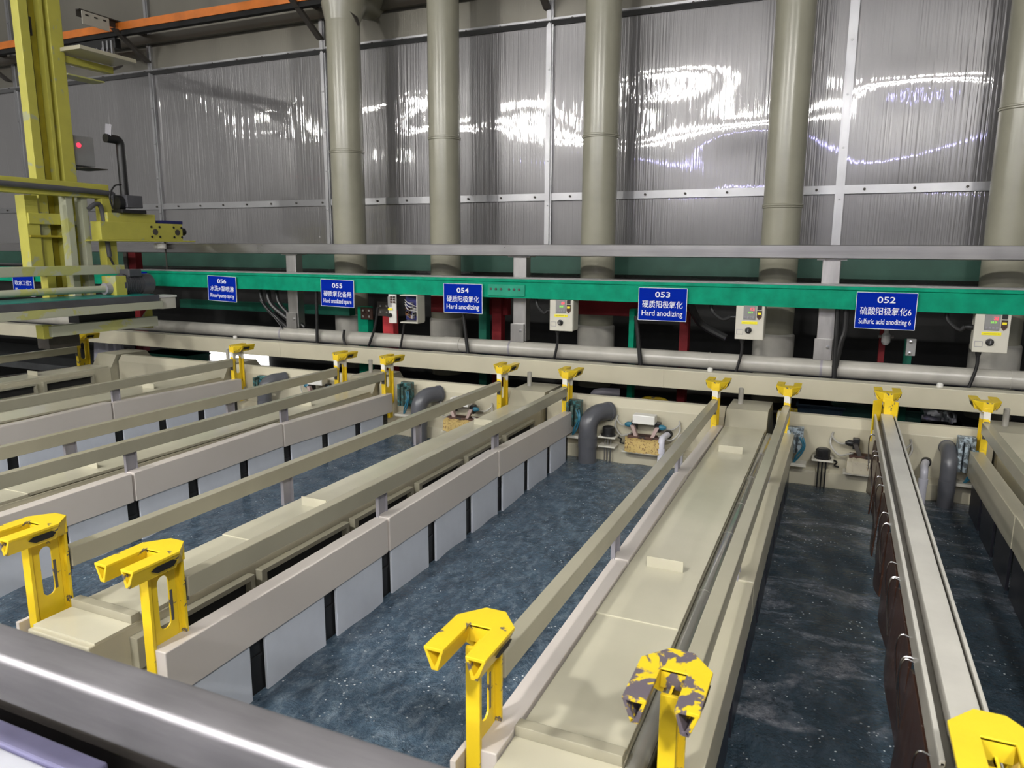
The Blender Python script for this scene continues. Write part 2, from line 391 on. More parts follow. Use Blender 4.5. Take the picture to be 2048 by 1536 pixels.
# ------------------------------------------------------------------ ventilation ducts
def duct(x, y, r, joint_z, top, label, elbow=False):
    t = thing('exhaust_duct', label, 'duct', (x, y, 0), 'upright exhaust ducts along the wall')
    MB().lathe((0, 0, 0), [(r, .95), (r, top)], 40).build('pipe_shaft', M['duct'], t)
    MB().lathe((0, 0, joint_z), [(r, -.018), (r + .008, -.012), (r + .008, -.002), (r + .002, 0), (r + .008, .003), (r + .008, .012), (r, .018)], 40).build('joint_ring', M['duct'], t)
    MB().lathe((0, 0, 0), [(r + .015, 1.30), (r + .015, 1.50), (r + .004, 1.515)], 40).build('coupling', M['pipe'], t)
    MB().box(-r - .12, r + .12, -r - .12, r + .12, 1.03, 1.06).build('base_plate', M['pipe'], t, .004)
    if elbow:
        e = MB(); R = r + .04
        e.tube([(0, 0, top - .02), (0, .0, top + .10), (0, .10, top + .24), (0, .28, top + .32), (0, .52, top + .34)], [r + .001, R, R, R, R], 40)
        e.build('elbow', M['duct'], t)
        MB().tube([(0, -.03, top - .02), (0, .0, top + .012)], r + .012, 40).build('elbow_seam', M['iron'], t)
    return t
P1 = at(694, 300, Y=6.5); 
duct(at(694, 300, Y=6.5).x, 6.5, .168, at(694, 305, Y=6.5).z, 4.42, 'olive upright duct with an elbow into the wall, behind the sign 055', True)
duct(at(889, 300, Y=6.5).x, 6.5, .150, at(889, 276, Y=6.45).z, 4.62, 'olive upright duct between the signs 055 and 054', True)
duct(at(1201, 300, Y=6.5).x, 6.5, .155, at(1201, 272, Y=6.45).z, 6.2, 'olive upright duct between the signs 054 and 053')
duct(at(1573, 300, Y=6.5).x, 6.5, .150, at(1573, 412, Y=6.45).z, 6.2, 'olive upright duct between the signs 053 and 052')
duct(1.10, 6.5, .155, at(2020, 216, Y=6.45).z, 6.2, 'olive upright duct cut by the right edge of the photo')

# ------------------------------------------------------------------ rails and beams along the back
t = thing('guide_rail', 'long stainless guide rail on square posts in front of the ducts', 'rail', (0, 5.85, 0))
MB().box(-14, 4, -.05, .05, 2.137, 2.234).build('rail_tube', M['steel'], t, .006)
for px in (586, 1041, 1661, 128):
    x = at(px, 560, Y=5.87).x
    q = MB().box(x - .062, x + .062, .0, .10, 1.41, 2.137).build('post', M['steel_v'], t, .006)
    MB().box(x - .10, x + .10, -.02, .12, 2.127, 2.137).build('head_plate', M['steel_v'], q)
    MB().box(x - .075, x + .05, -.02, 0, 1.40, 1.56).build('foot_bracket', M['steel_v'], q, .003)
    MB().lathe((x + .02, -.03, 1.50), [(.001, 0), (.014, .001), (.014, .012)], 6, 'Y').build('bolt', M['chrome'], q)
t = thing('green_beam', 'long green painted steel channel carrying the blue signs', 'beam', (0, 5.7, 0))
b = MB(); b.box(-6.93, 4, 0, .012, 1.79, 1.925); b.box(-6.93, 4, 0, .10, 1.79, 1.80); b.box(-6.93, 4, .10, .112, 1.79, 1.95); b.box(-6.93, 4, -.012, .0, 1.925, 1.95)
b.build('web', M['green'], t, .002)
MB().box(-6.93, 4, -.012, .125, 1.9505, 1.962).build('top_flange', M['greybox'], t)
sp = MB(); sp.box(-2.74, -2.40, -.012, -.001, 1.805, 1.90)
q = sp.build('splice_plate', plain('lighter green plate', (0.02, 0.27, 0.17), 0.5, vary=0.15, spec=0.2), t, .002)
for k in range(6):
    MB().lathe((-2.71 + k * .046 + (.03 if k > 2 else 0), -.02, 1.862), [(.001, 0), (.011, .001), (.011, .009)], 6, 'Y').build('bolt', M['iron'], q)
tag(MB().box(-12.5, -7.15, 5.7, 5.8, 1.79, 1.955).build('green_beam', M['green'], None, .003), 'short green steel beam at the far left behind the yellow hoist', 'beam')
tag(MB().box(-6.9, -4.55, 6.2, 6.3, 1.515, 1.61).build('green_cross_beam', M['green_dark'], None, .003), 'lower dark green beam behind sign 056', 'beam')
# big horizontal drain pipe
t = thing('drain_pipe', 'grey beige horizontal pipe strapped under the stainless posts', 'pipe', (0, 5.86, 1.34))
MB().tube([(-13, 0, 0), (4, 0, 0)], .065, 32).build('pipe_run', M['pipe'], t)
for px, w in ((905, .17), (1420, .006), (2030, .006)):
    x = at(px, 690, Y=5.85).x
    MB().tube([(x - w / 2, 0, 0), (x + w / 2, 0, 0)], .069, 32).build('sleeve', M['pipe'], t)
for px in (566, 1021, 1646):
    x = at(px, 690, Y=5.85).x
    MB().tube([(x - .008, 0, 0), (x + .008, 0, 0)], .068, 32).build('strap', M['strut'], t)
# beige header beam
t = thing('header_beam', 'long beige plastic box beam behind the yellow hooks', 'beam', (0, 5.55, 0))
MB().box(-13, 4, 0, .12, 1.155, 1.297).build('beam_body', M['beige'], t, .004)
for px in (562, 1326):
    x = at(px, 750, Y=5.55).x
    MB().box(x - .006, x + .006, -.003, .12, 1.155, 1.2975).build('weld_seam', M['beige'], t, .001)
for px, py in ((1420, 742), (1880, 770), (470, 668)):
    p = at(px, py, Y=5.62); tag(MB().lathe((p.x, 5.62, 1.297), [(.02, 0), (.02, .02), (.012, .028)], 12).build('end_cap', M['white']),
        {1420: 'small white cap on the header beam left of the tall vent peg', 1880: 'small white cap on the header beam right of the flight bar hook', 470: 'small white cap on the header beam near the yellow hoist'}[px], 'cap')
tag(MB().box(-13, 4, 6.0, 6.1, 1.10, 1.22).build('navy_beam', M['navy'], None, .003), 'navy blue beam glimpsed under the grey pipe', 'beam')

# ------------------------------------------------------------------ frame steel in the dark zone
def post(name, px, w, mat, y, z0, z1, label):
    x = at(px, 650, Y=y).x
    b = MB()
    b.box(x - w / 2, x + w / 2, y, y + .09, z0, z1)
    tag(b.build(name, M[mat]), label, 'post')
post('steel_post', 776, .12, 'red', 6.1, .3, 1.60, 'red steel post left of the open control box')
post('steel_post', 726, .12, 'green', 6.12, .3, 1.62, 'green steel post below the sign 055')
post('steel_post', 965, .075, 'green_dark', 6.05, .3, 1.80, 'dark green steel post right of the sign 054')
post('steel_post', 993, .09, 'red_shaded', 6.08, .3, 1.80, 'shaded red steel post right of the sign 054')
post('steel_post', 1263, .045, 'green', 6.1, .3, 1.70, 'thin green post left of the sign 053')
post('steel_post', 1368, .07, 'red_shaded', 6.1, .3, 1.70, 'red steel post below the sign 053')
post('steel_post', 1768, .04, 'red_shaded', 6.1, .3, 1.64, 'thin red post below the sign 052')
post('steel_post', 1822, .05, 'green_dark', 6.1, .3, 1.55, 'dark green post right of the sign 052')
post('steel_post', 275, .13, 'red_shaded', 6.3, .3, 2.15, 'red steel post behind the yellow hoist')
post('steel_post', 262, .06, 'iron', 6.28, .3, 2.15, 'black steel post beside the red post behind the hoist')
tag(MB().box(-3.55, -2.75, 6.12, 6.2, 1.60, 1.75).build('red_cross_beam', M['red_shaded'], None, .003), 'shaded red cross beam behind the open control box', 'beam')
tag(MB().box(-2.1, -1.15, 6.2, 6.28, 1.63, 1.80).build('red_cross_beam', M['red_shaded'], None, .003), 'shaded red cross beam left of the sign 053', 'beam')
q = at(733, 627, Y=6.108)
gp = thing('gusset_plate', 'dark bolted gusset plate under the sign 055', 'plate', (q.x, 6.108, q.z))
MB().box(-.07, .07, 0, .012, -.06, .06).build('plate', M['rust'], gp, .002)
for dx, dz in ((-.035, -.03), (.035, -.03), (-.035, .03), (.035, .03)):
    MB().lathe((dx, -.01, dz), [(.001, 0), (.012, .001), (.012, .01)], 6, 'Y').build('bolt', M['chrome'], gp)
q = at(768, 618, Y=6.088)
gp = thing('gusset_plate', 'dark bolted gusset plate over the red post beside the control box', 'plate', (q.x, 6.088, q.z))
MB().box(-.08, .08, 0, .012, -.07, .07).build('plate', M['iron'], gp, .002)
for dx, dz in ((-.035, -.03), (.035, -.03), (-.035, .03), (.035, .03)):
    MB().lathe((dx, -.01, dz), [(.001, 0), (.012, .001), (.012, .01)], 6, 'Y').build('bolt', M['chrome'], gp)

# ------------------------------------------------------------------ blue signs
def text(name, body, width, height, loc, parent, bold=.012, m='sign_white'):
    cu = bpy.data.curves.new(name, 'FONT'); cu.body = body; cu.size = 1; cu.offset = bold; cu.extrude = .004; cu.resolution_u = 3
    o = bpy.data.objects.new('tmp', cu); C.objects.link(o)
    dg = bpy.context.evaluated_depsgraph_get(); me = bpy.data.meshes.new_from_object(o.evaluated_get(dg)); bpy.data.objects.remove(o); bpy.data.curves.remove(cu)
    xs = [v.co.x for v in me.vertices]; ys = [v.co.y for v in me.vertices]
    x0, x1, y0, y1 = min(xs), max(xs), min(ys), max(ys)
    for v in me.vertices:
        x = ((v.co.x - x0) / (x1 - x0) - .5) * width; z = ((v.co.y - y0) / (y1 - y0) - .5) * height
        v.co = (x, -.0008 - v.co.z * .15, z)
    me.name = name; me.materials.clear(); me.materials.append(M[m])
    return put(name, me, parent, loc)
def sign(px, py, w, h, lines, label, tilt=0, y=5.675):
    p = at(px, py, Y=y)
    t = thing('station_sign', label, 'sign', (p.x, y, p.z), 'blue station signs on the green beam')
    MB().box(-w / 2, w / 2, 0, .006, -h / 2, h / 2).build('sign_plate', M['blue_sign'], t, .001)
    e = MB()
    for s in (-1, 1):
        e.box(s * w / 2 - .0015, s * w / 2 + .0015, -.001, .0065, -h / 2, h / 2); e.box(-w / 2, w / 2, -.001, .0065, s * h / 2 - .0015, s * h / 2 + .0015)
    e.build('sign_edging', M['sign_white'], t)
    for body, lw, lh, lz, bd in lines: text('lettering', body, lw * w, lh * h, (0, 0, lz * h), t, bd)
    t.rotation_euler = (0, tilt, 0)
sign(1771, 622, .372, .250, [('052', .30, .17, .30, .007), ('硫酸阳极氧化6', .85, .22, -.01, .003), ('Sulfuric acid anodizing 6', .87, .19, -.32, .004)], 'blue sign 052 sulfuric acid anodizing 6')
sign(1324.5, 609, .372, .250, [('053', .31, .17, .30, .007), ('硬质阳极氧化', .84, .22, 0, .003), ('Hard anodizing', .85, .22, -.30, .004)], 'blue sign 053 hard anodizing')
sign(925.5, 597, .372, .250, [('054', .31, .17, .28, .007), ('硬质阳极氧化', .84, .22, -.02, .003), ('Hard anodizing', .85, .22, -.31, .004)], 'blue sign 054 hard anodizing')
sign(674.5, 586.5, .372, .250, [('055', .31, .17, .28, .007), ('硬质氧化备用', .84, .22, -.03, .003), ('Hard anodized spare', .85, .21, -.32, .004)], 'blue sign 055 hard anodized spare', .02)
sign(444, 577.5, .372, .250, [('056', .31, .17, .30, .007), ('水洗+泵喷淋', .84, .22, 0, .003), ('Rinse+pump spray', .85, .21, -.30, .004)], 'blue sign 056 rinse and pump spray', .03)
sign(47, 571, .372, .250, [('吹水工位2', .80, .24, .12, .003), ('Blow station 2', .80, .2, -.22, .004)], 'blue sign half hidden by the yellow hoist at the far left', 0)
tag(MB().box(*(lambda p: (p.x - .12, p.x + .12, 5.68, 5.69, p.z - .10, p.z + .10))(at(278, 562, Y=5.68))).build('blue_plate', M['blue_sign'], None, .002), 'blank blue plate behind the hoist motor', 'sign')

# ------------------------------------------------------------------ control boxes
def control_box(px, py, label, code):
    p = at(px, py, Y=5.70)
    t = thing('control_box', label, 'control box', (p.x, 5.70, p.z), 'cream control boxes under the green beam')
    MB().box(-.10, .10, .012, .14, -.125, .13).build('case', M['cream'], t, .008)
    MB().box(-.104, .098, 0, .012, -.128, .125).build('front_cover', M['cream'], t, .005)
    d = MB().box(-.05, .038, -.006, 0, .02, .125).build('display', M['greybox'], t, .002)
    text('readout', code, .026, .020, (.014, -.007, .10), d, .0, 'led_red')
    text('readout', '50.0', .032, .013, (0, -.007, .074), d, .0, 'led_green')
    for k in range(4): MB().box(-.044 + k * .02, -.03 + k * .02, -.010, -.005, .03, .045).build('key', M['strut'], d, .002)
    MB().box(.045, .078, -.006, 0, .095, .128).build('indicator_block', M['black'], t, .003)
    MB().prism([(.045, .09), (.08, .09), (.08, .04), (.062, .02), (.045, .04)], 'Y', -.006, 0).build('emergency_plate', M['rust'], t)
    MB().box(.05, .075, -.008, -.005, .06, .076).build('amber_lens', M['yellow_label'], t)
    MB().box(-.06, .052, -.003, 0, -.012, .008).build('caution_strip', M['yellow_label'], t)
    text('caution_print', '.............. ..', .09, .004, (-.004, -.0035, -.002), t, .0, 'iron')
    k = MB().lathe((-.008, -.002, -.058), [(.024, 0), (.024, -.006), (.017, -.008), (.014, -.03)], 20, 'Y').build('selector_knob', M['black'], t)
    MB().box(-.012, -.004, -.036, -.03, -.068, -.046).build('knob_pointer', M['chrome'], k)
    e = MB()
    for s in (-1, 1):
        e.box(-.07 + s * .022 - .0015, -.07 + s * .022 + .0015, -.0025, 0, -.09, -.055); e.box(-.092, -.048, -.0025, 0, -.0725 + s * .0175 - .0015, -.0725 + s * .0175 + .0015)
    e.build('plate_frame', M['strut'], t)
    MB().lathe((-.055, .06, -.125), [(.018, 0), (.018, -.02), (.012, -.04)], 14).build('cable_gland', M['black'], t)
    MB().lathe((-.10, .07, .03), [(.018, 0), (.018, -.02), (.012, -.05)], 14, 'X').build('cable_gland', M['black'], t)
    MB().box(-.09, -.07, .14, .19, .05, .13).build('hanger_lug', M['iron'], t)
    return p
cb = [control_box(1123, 631, 'cream control box left of the sign 053', '09'),
      control_box(1500, 645, 'cream control box between the signs 053 and 052', '12'),
      control_box(1984, 667, 'cream control box right of the sign 052', '23')]
p = at(808, 617, Y=5.70)
t = thing('control_box', 'opened control box with swung out cover beside the sign 054', 'control box', (p.x, 5.70, p.z))
b = MB(); b.box(.02, .20, .02, .03, -.11, .13); b.box(.19, .20, -.10, .02, -.11, .13); b.box(.02, .20, -.10, .02, -.12, -.11); b.box(.02, .20, -.10, .02, .12, .13)
b.build('case', M['cream'], t, .003)
MB().prism([(-.098, -.10), (-.075, -.11), (-.02, -.10), (-.02, -.085), (-.075, -.09), (-.098, -.08)], 'Z', -.125, .13).build('front_cover', M['white'], t, .003)
q = MB().box(-.098, -.06, -.113, -.105, .02, .11).build('display', M['greybox'], t, .002)
for k in range(6): MB().box(-.07 + (k % 2) * .03, -.05 + (k % 2) * .03, -.117, -.112, .10 - .022 * (k // 2), .115 - .022 * (k // 2)).build('indicator_block', M['rust'], t)
MB().box(-.095, -.05, -.116, -.112, -.01, .008).build('caution_strip', M['yellow_label'], t)
MB().lathe((-.075, -.11, -.055), [(.02, 0), (.02, -.008), (.014, -.03)], 16, 'Y').build('selector_knob', M['black'], t)
MB().box(.025, .185, -.01, .018, -.10, .11).build('circuit_board', M['navy'], t, .002)
for k in range(14):
    x, z = random.uniform(.03, .15), random.uniform(-.09, .05)
    MB().box(x, x + random.uniform(.015, .035), -.05, -.01, z, z + random.uniform(.015, .04)).build('component', M[random.choice(['rust', 'strut', 'greybox', 'black', 'copper'])], t, .002)
for k in range(3): MB().tube(spline([(.03, -.03, .08 - k * .02), (.10, -.09, .06 - k * .03), (.16, -.03, .02 - k * .02)]), .003, 6).build('wire', M['white'], t)

# ------------------------------------------------------------------ black cables
def cable(pts, r, label, mat='black', name='cable'):
    tag(MB().tube(spline(pts, 10), r, 10).build(name, M[mat]), label, 'cable', 'cables hanging behind the tanks')
def drop(x0, y0, x1, y1, r, label, bend=0):
    a, b_ = at(x0, y0, Y=5.76), at(x1, y1, Y=5.76)
    mid = (a + b_) / 2 + Vector((bend, 0, 0)); cable([(a.x, 5.765, a.z), (mid.x, 5.765, mid.z), (b_.x, 5.765, b_.z)], r, label)
for c, l in zip(cb, ('black cable below the control box left of sign 053', 'black cable below the control box between signs 053 and 052', 'black cable below the control box right of sign 052')):
    cable([(c.x - .055, 5.76, c.z - .16), (c.x - .055, 5.762, c.z - .24), (c.x - .085, 5.765, c.z - .38), (c.x - .11, 5.765, c.z - .48)], .011, l)
for c, l, d in zip(cb, ('black hose looping left from the control box beside sign 054', 'black hose looping left from the control box beside sign 053', 'black hose looping left from the control box beside sign 052'), (.26, .30, .26)):
    cable([(c.x - d, 5.80, c.z + .15), (c.x - d + .01, 5.79, c.z + .07), (c.x - d * .7, 5.77, c.z + .01), (c.x - .15, 5.77, c.z + .03)], .014, l)
drop(632, 580, 634, 690, .016, 'thick black cable hanging left of the sign 055')
drop(755, 615, 735, 697, .012, 'black cable slanting over the grey pipe near the red post', .02)
drop(808, 648, 799, 703, .010, 'black cable below the opened control box')
drop(925, 622, 936, 712, .016, 'thick black cable below the sign 054')
drop(1272, 632, 1281, 732, .018, 'thick black cable below the left of the sign 053')
drop(1676, 612, 1668, 757, .018, 'thick black cable beside the stainless post left of sign 052')
drop(688, 660, 692, 694, .013, 'black cable bent over the grey pipe under the sign 055', -.02)
for k, (x0, x1) in enumerate(((520, 575), (535, 600), (552, 610))):
    a, m_, b_ = at(x0, 575, Y=5.9), at(x0 + 12, 610, Y=5.9), at(x1, 655, Y=5.9)
    cable([(a.x, 5.9, a.z), (m_.x, 5.88, m_.z), (b_.x, 5.9, b_.z)], .028 if k == 1 else .02, ('left', 'middle', 'right')[k] + ' black hose of the bundle right of sign 056')
a, b_ = at(520, 600, Y=5.82), at(566, 658, Y=5.82); cable([(a.x, 5.82, a.z), ((a.x + b_.x) / 2, 5.82, (a.z + b_.z) / 2 + .01), (b_.x, 5.82, b_.z)], .008, 'thin black cable slanting down right of sign 056')
a, m_, b_ = at(1395, 612, Y=6.0), at(1405, 650, Y=6.0), at(1452, 676, Y=6.0)
cable([(a.x - .02, 5.79, 1.80), (a.x - .01, 5.88, 1.72), (m_.x, 6.0, m_.z), (b_.x, 6.0, b_.z)], .03, 'wide dark hose curving in the shade right of sign 053')
a, b_ = at(1690, 660, Y=5.77), at(1672, 705, Y=5.77); cable([(a.x, 5.77, 1.80), (a.x, 5.77, a.z), (a.x - .02, 5.77, a.z - .09), (b_.x, 5.775, 1.36)], .022, 'short black hose stub beside the stainless post')
# bracket under sign 052
p = at(1822, 695, Y=5.9)
t = thing('pipe_bracket', 'grey bolted bracket under the sign 052', 'bracket', (p.x, 5.9, p.z))
MB().box(-.03, .03, 0, .04, -.06, .06).build('plate', M['greybox'], t, .003)
for dz in (-.04, .04): MB().lathe((-.005, -.012, dz), [(.001, 0), (.012, .002), (.012, .012)], 6, 'Y').build('bolt', M['chrome'], t)
p = at(1772, 676, Y=5.95)
t = thing('valve', 'grey valve on the thin red post under sign 052', 'valve', (p.x, 5.95, p.z))
MB().lathe((0, 0, 0), [(.016, -.05), (.03, -.03), (.03, .02), (.016, .04), (.016, .08)], 16).build('valve_body', M['greybox'], t)
MB().box(-.05, .05, -.012, .012, .0, .02).build('valve_lever', M['iron'], t, .003)

# ------------------------------------------------------------------ tanks and baths
ZW = .66
def tank(x0, x1, label, name='process_tank'):
    t = thing(name, label, 'tank', (x0, 1.3, 0), 'beige plating tanks in a row')
    w = x1 - x0
    b = MB(); b.prism([(3.80, .2), (3.80, .76), (3.865, .79), (3.865, 1.055), (3.905, 1.115), (3.96, 1.115), (3.96, 1.06), (3.93, 1.0), (3.93, .2)], 'X', 0, w)
    b.build('far_wall', M['beige'], t, .002)
    b = MB(); b.prism([(.0, .2), (.0, 1.0), (-.05, 1.0), (-.05, .2)], 'X', 0, w); b.build('near_wall', M['beige'], t, .003)
    MB().box(0, w, 0, 3.93, .2, .26).build('tank_floor', M['beige'], t)
    MB().box(-.012, 0, 0, 3.93, .2, .86).build('side_wall', M['beige'], t); MB().box(w, w + .012, 0, 3.93, .2, .86).build('side_wall', M['beige'], t)
    return t
def bath(x0, x1, mat, label, amp, seed, name='bath_liquid'):
    rnd = random.Random(seed); y0, y1 = 1.302, 5.098; nx, ny = int((x1 - x0) / .022), int((y1 - y0) / .022)
    ws = [(rnd.uniform(5, 26), rnd.uniform(5, 26), rnd.uniform(0, 6)) for _ in range(9)]
    V = []
    for j in range(ny + 1):
        for i in range(nx + 1):
            x = x0 + .002 + (x1 - x0 - .004) * i / nx; y = y0 + (y1 - y0) * j / ny
            h = sum(math.sin(a * x + b_ * y + c + 1.6 * math.sin(3 * x + 2.2 * y + c)) for a, b_, c in ws) / 3
            V.append((x - x0, y - y0, amp * h))
    n = len(V); V += [(0, 0, -.2), (x1 - x0, 0, -.2), (x1 - x0, y1 - y0, -.2), (0, y1 - y0, -.2)]
    Fc = [(j * (nx + 1) + i, j * (nx + 1) + i + 1, (j + 1) * (nx + 1) + i + 1, (j + 1) * (nx + 1) + i) for j in range(ny) for i in range(nx)]
    Fc.append((n, n + 3, n + 2, n + 1))
    Fc.append(tuple(range(nx, -1, -1)) + (n, n + 1)); Fc.append(tuple(ny * (nx + 1) + i for i in range(nx + 1)) + (n + 2, n + 3))
    Fc.append(tuple(j * (nx + 1) for j in range(ny + 1)) + (n + 3, n)); Fc.append(tuple(j * (nx + 1) + nx for j in range(ny, -1, -1)) + (n + 1, n + 2))
    me = bpy.data.meshes.new(name); me.from_pydata(V, [], Fc); me.materials.append(M[mat]); me.shade_smooth()
    tag(put(name, me, None, (x0, y0, ZW)), label, 'liquid', 'liquid in the tanks', 'stuff')
TK = {'056': (-6.66, -5.46), '055': (-5.16, -3.80), '054': (-3.51, -2.295), '053': (-1.985, -.665), '052': (-.325, .93), '051': (1.23, 2.55)}
for k, (x0, x1) in TK.items():
    tank(x0, x1, {'056': 'beige rinse tank facing the sign 056', '055': 'beige spare tank facing the sign 055', '054': 'beige tank with milky bath facing the sign 054',
        '053': 'beige tank with milky bath facing the sign 053', '052': 'beige tank with dark foamy bath facing the sign 052', '051': 'beige tank right of the sign 052 cut by the photo edge'}[k])
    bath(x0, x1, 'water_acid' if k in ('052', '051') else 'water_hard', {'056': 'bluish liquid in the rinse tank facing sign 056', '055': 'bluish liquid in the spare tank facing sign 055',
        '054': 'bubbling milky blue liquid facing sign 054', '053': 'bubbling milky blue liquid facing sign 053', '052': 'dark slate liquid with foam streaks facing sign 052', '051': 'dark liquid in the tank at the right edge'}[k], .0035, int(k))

# ------------------------------------------------------------------ exhaust hoods between the tanks
def hood(x0, x1, label, slots, tube=False, drip=True, peg=True):
    w = x1 - x0
    t = thing('exhaust_hood', label, 'exhaust hood', (x0, 1.36, 0), 'beige lidded exhaust hoods between the tanks')
    b = MB(); b.box(0, w, 0, 3.72, .2, 1.0); b.build('hood_body', M['beige'], t, .004)
    b = MB(); b.prism([(3.72, .6), (3.72, .985), (3.80, 1.12), (4.16, 1.12), (4.30, .95), (4.30, .6)], 'X', 0, w); b.build('rear_duct', M['bar'], t, .003)
    if peg: MB().lathe((w * .25, 4.0, 1.12), [(.018, 0), (.018, .11), (.012, .115)], 12).build('vent_peg', M['pipe'], t)
    for (y0, y1, z, hy) in ((.17, .83, 1.008, None), (.82, 2.59, 1.012, 1.24), (2.58, 3.70, 1.008, 3.02)):
        l = MB().box(.0 if z > 1.01 else .004, w - .004, y0, y1, z - .008, z + .008).build('lid', M['lid'], t, .002)
        if hy: MB().box(w * .24, w * .74, hy, hy + .006, z + .008, z + .05).build('lid_handle', M['lid'], l, .001)
    MB().box(0, w, .02, .17, 1.0, 1.006).build('end_lid', M['lid'], t)
    MB().box(.0, w, .15, .185, 1.006, 1.035).build('lid_stop', M['bar'], t, .002)
    if slots:
        for a, b_ in ((1.49, 2.03), (2.05, 2.63), (2.655, 3.19), (3.23, 3.75), (3.80, 4.31), (4.354, 4.88)):
            y0, y1 = a - 1.36 + .008, b_ - 1.36 - .008
            f = MB(); z0, z1 = .86, .968
            f.holed([(y1, z0), (y1, z1), (y0, z1), (y0, z0)], [(y1 - .02, z0 + .02), (y1 - .02, z1 - .02), (y0 + .03, z1 - .02), (y0 + .03, z0 + .02)], 'X', w - .002, w + .035)
            s = f.build('slot_frame', M['bar'], t, .002)
            MB().box(w - .001, w + .004, y0 + .02, y1 - .015, z0 + .015, z1 - .015).build('slot_shade', M['dark'], s)  # dark sheet paints in the shade behind the frame
    if tube:
        q = MB().tube([(w + .024, .02, .985), (w + .024, 3.64, .985)], .0255, 20).build('drain_tube', M['clear_pipe'], t)
        for y in (.50, 1.15, 1.75, 2.15, 2.6, 3.1): MB().tube([(w + .024, y, .985), (w + .024, y + .02, .985)], .028, 20).build('tube_joint', M['clear_pipe'], q)
hood(-.655, -.38, 'beige lidded hood between the baths facing 053 and 052', False, tube=True)
hood(-2.285, -2.0, 'beige lidded hood between the baths facing 054 and 053', True)
hood(-3.795, -3.525, 'beige lidded hood between the baths facing 055 and 054', True)
hood(-5.45, -5.175, 'beige lidded hood between the baths facing 056 and 055', True)
hood(-6.95, -6.675, 'beige slotted hood left of the bath facing 056, under the hoist', True, peg=False)
hood(.94, 1.22, 'beige lidded hood at the right edge of the photo', False)

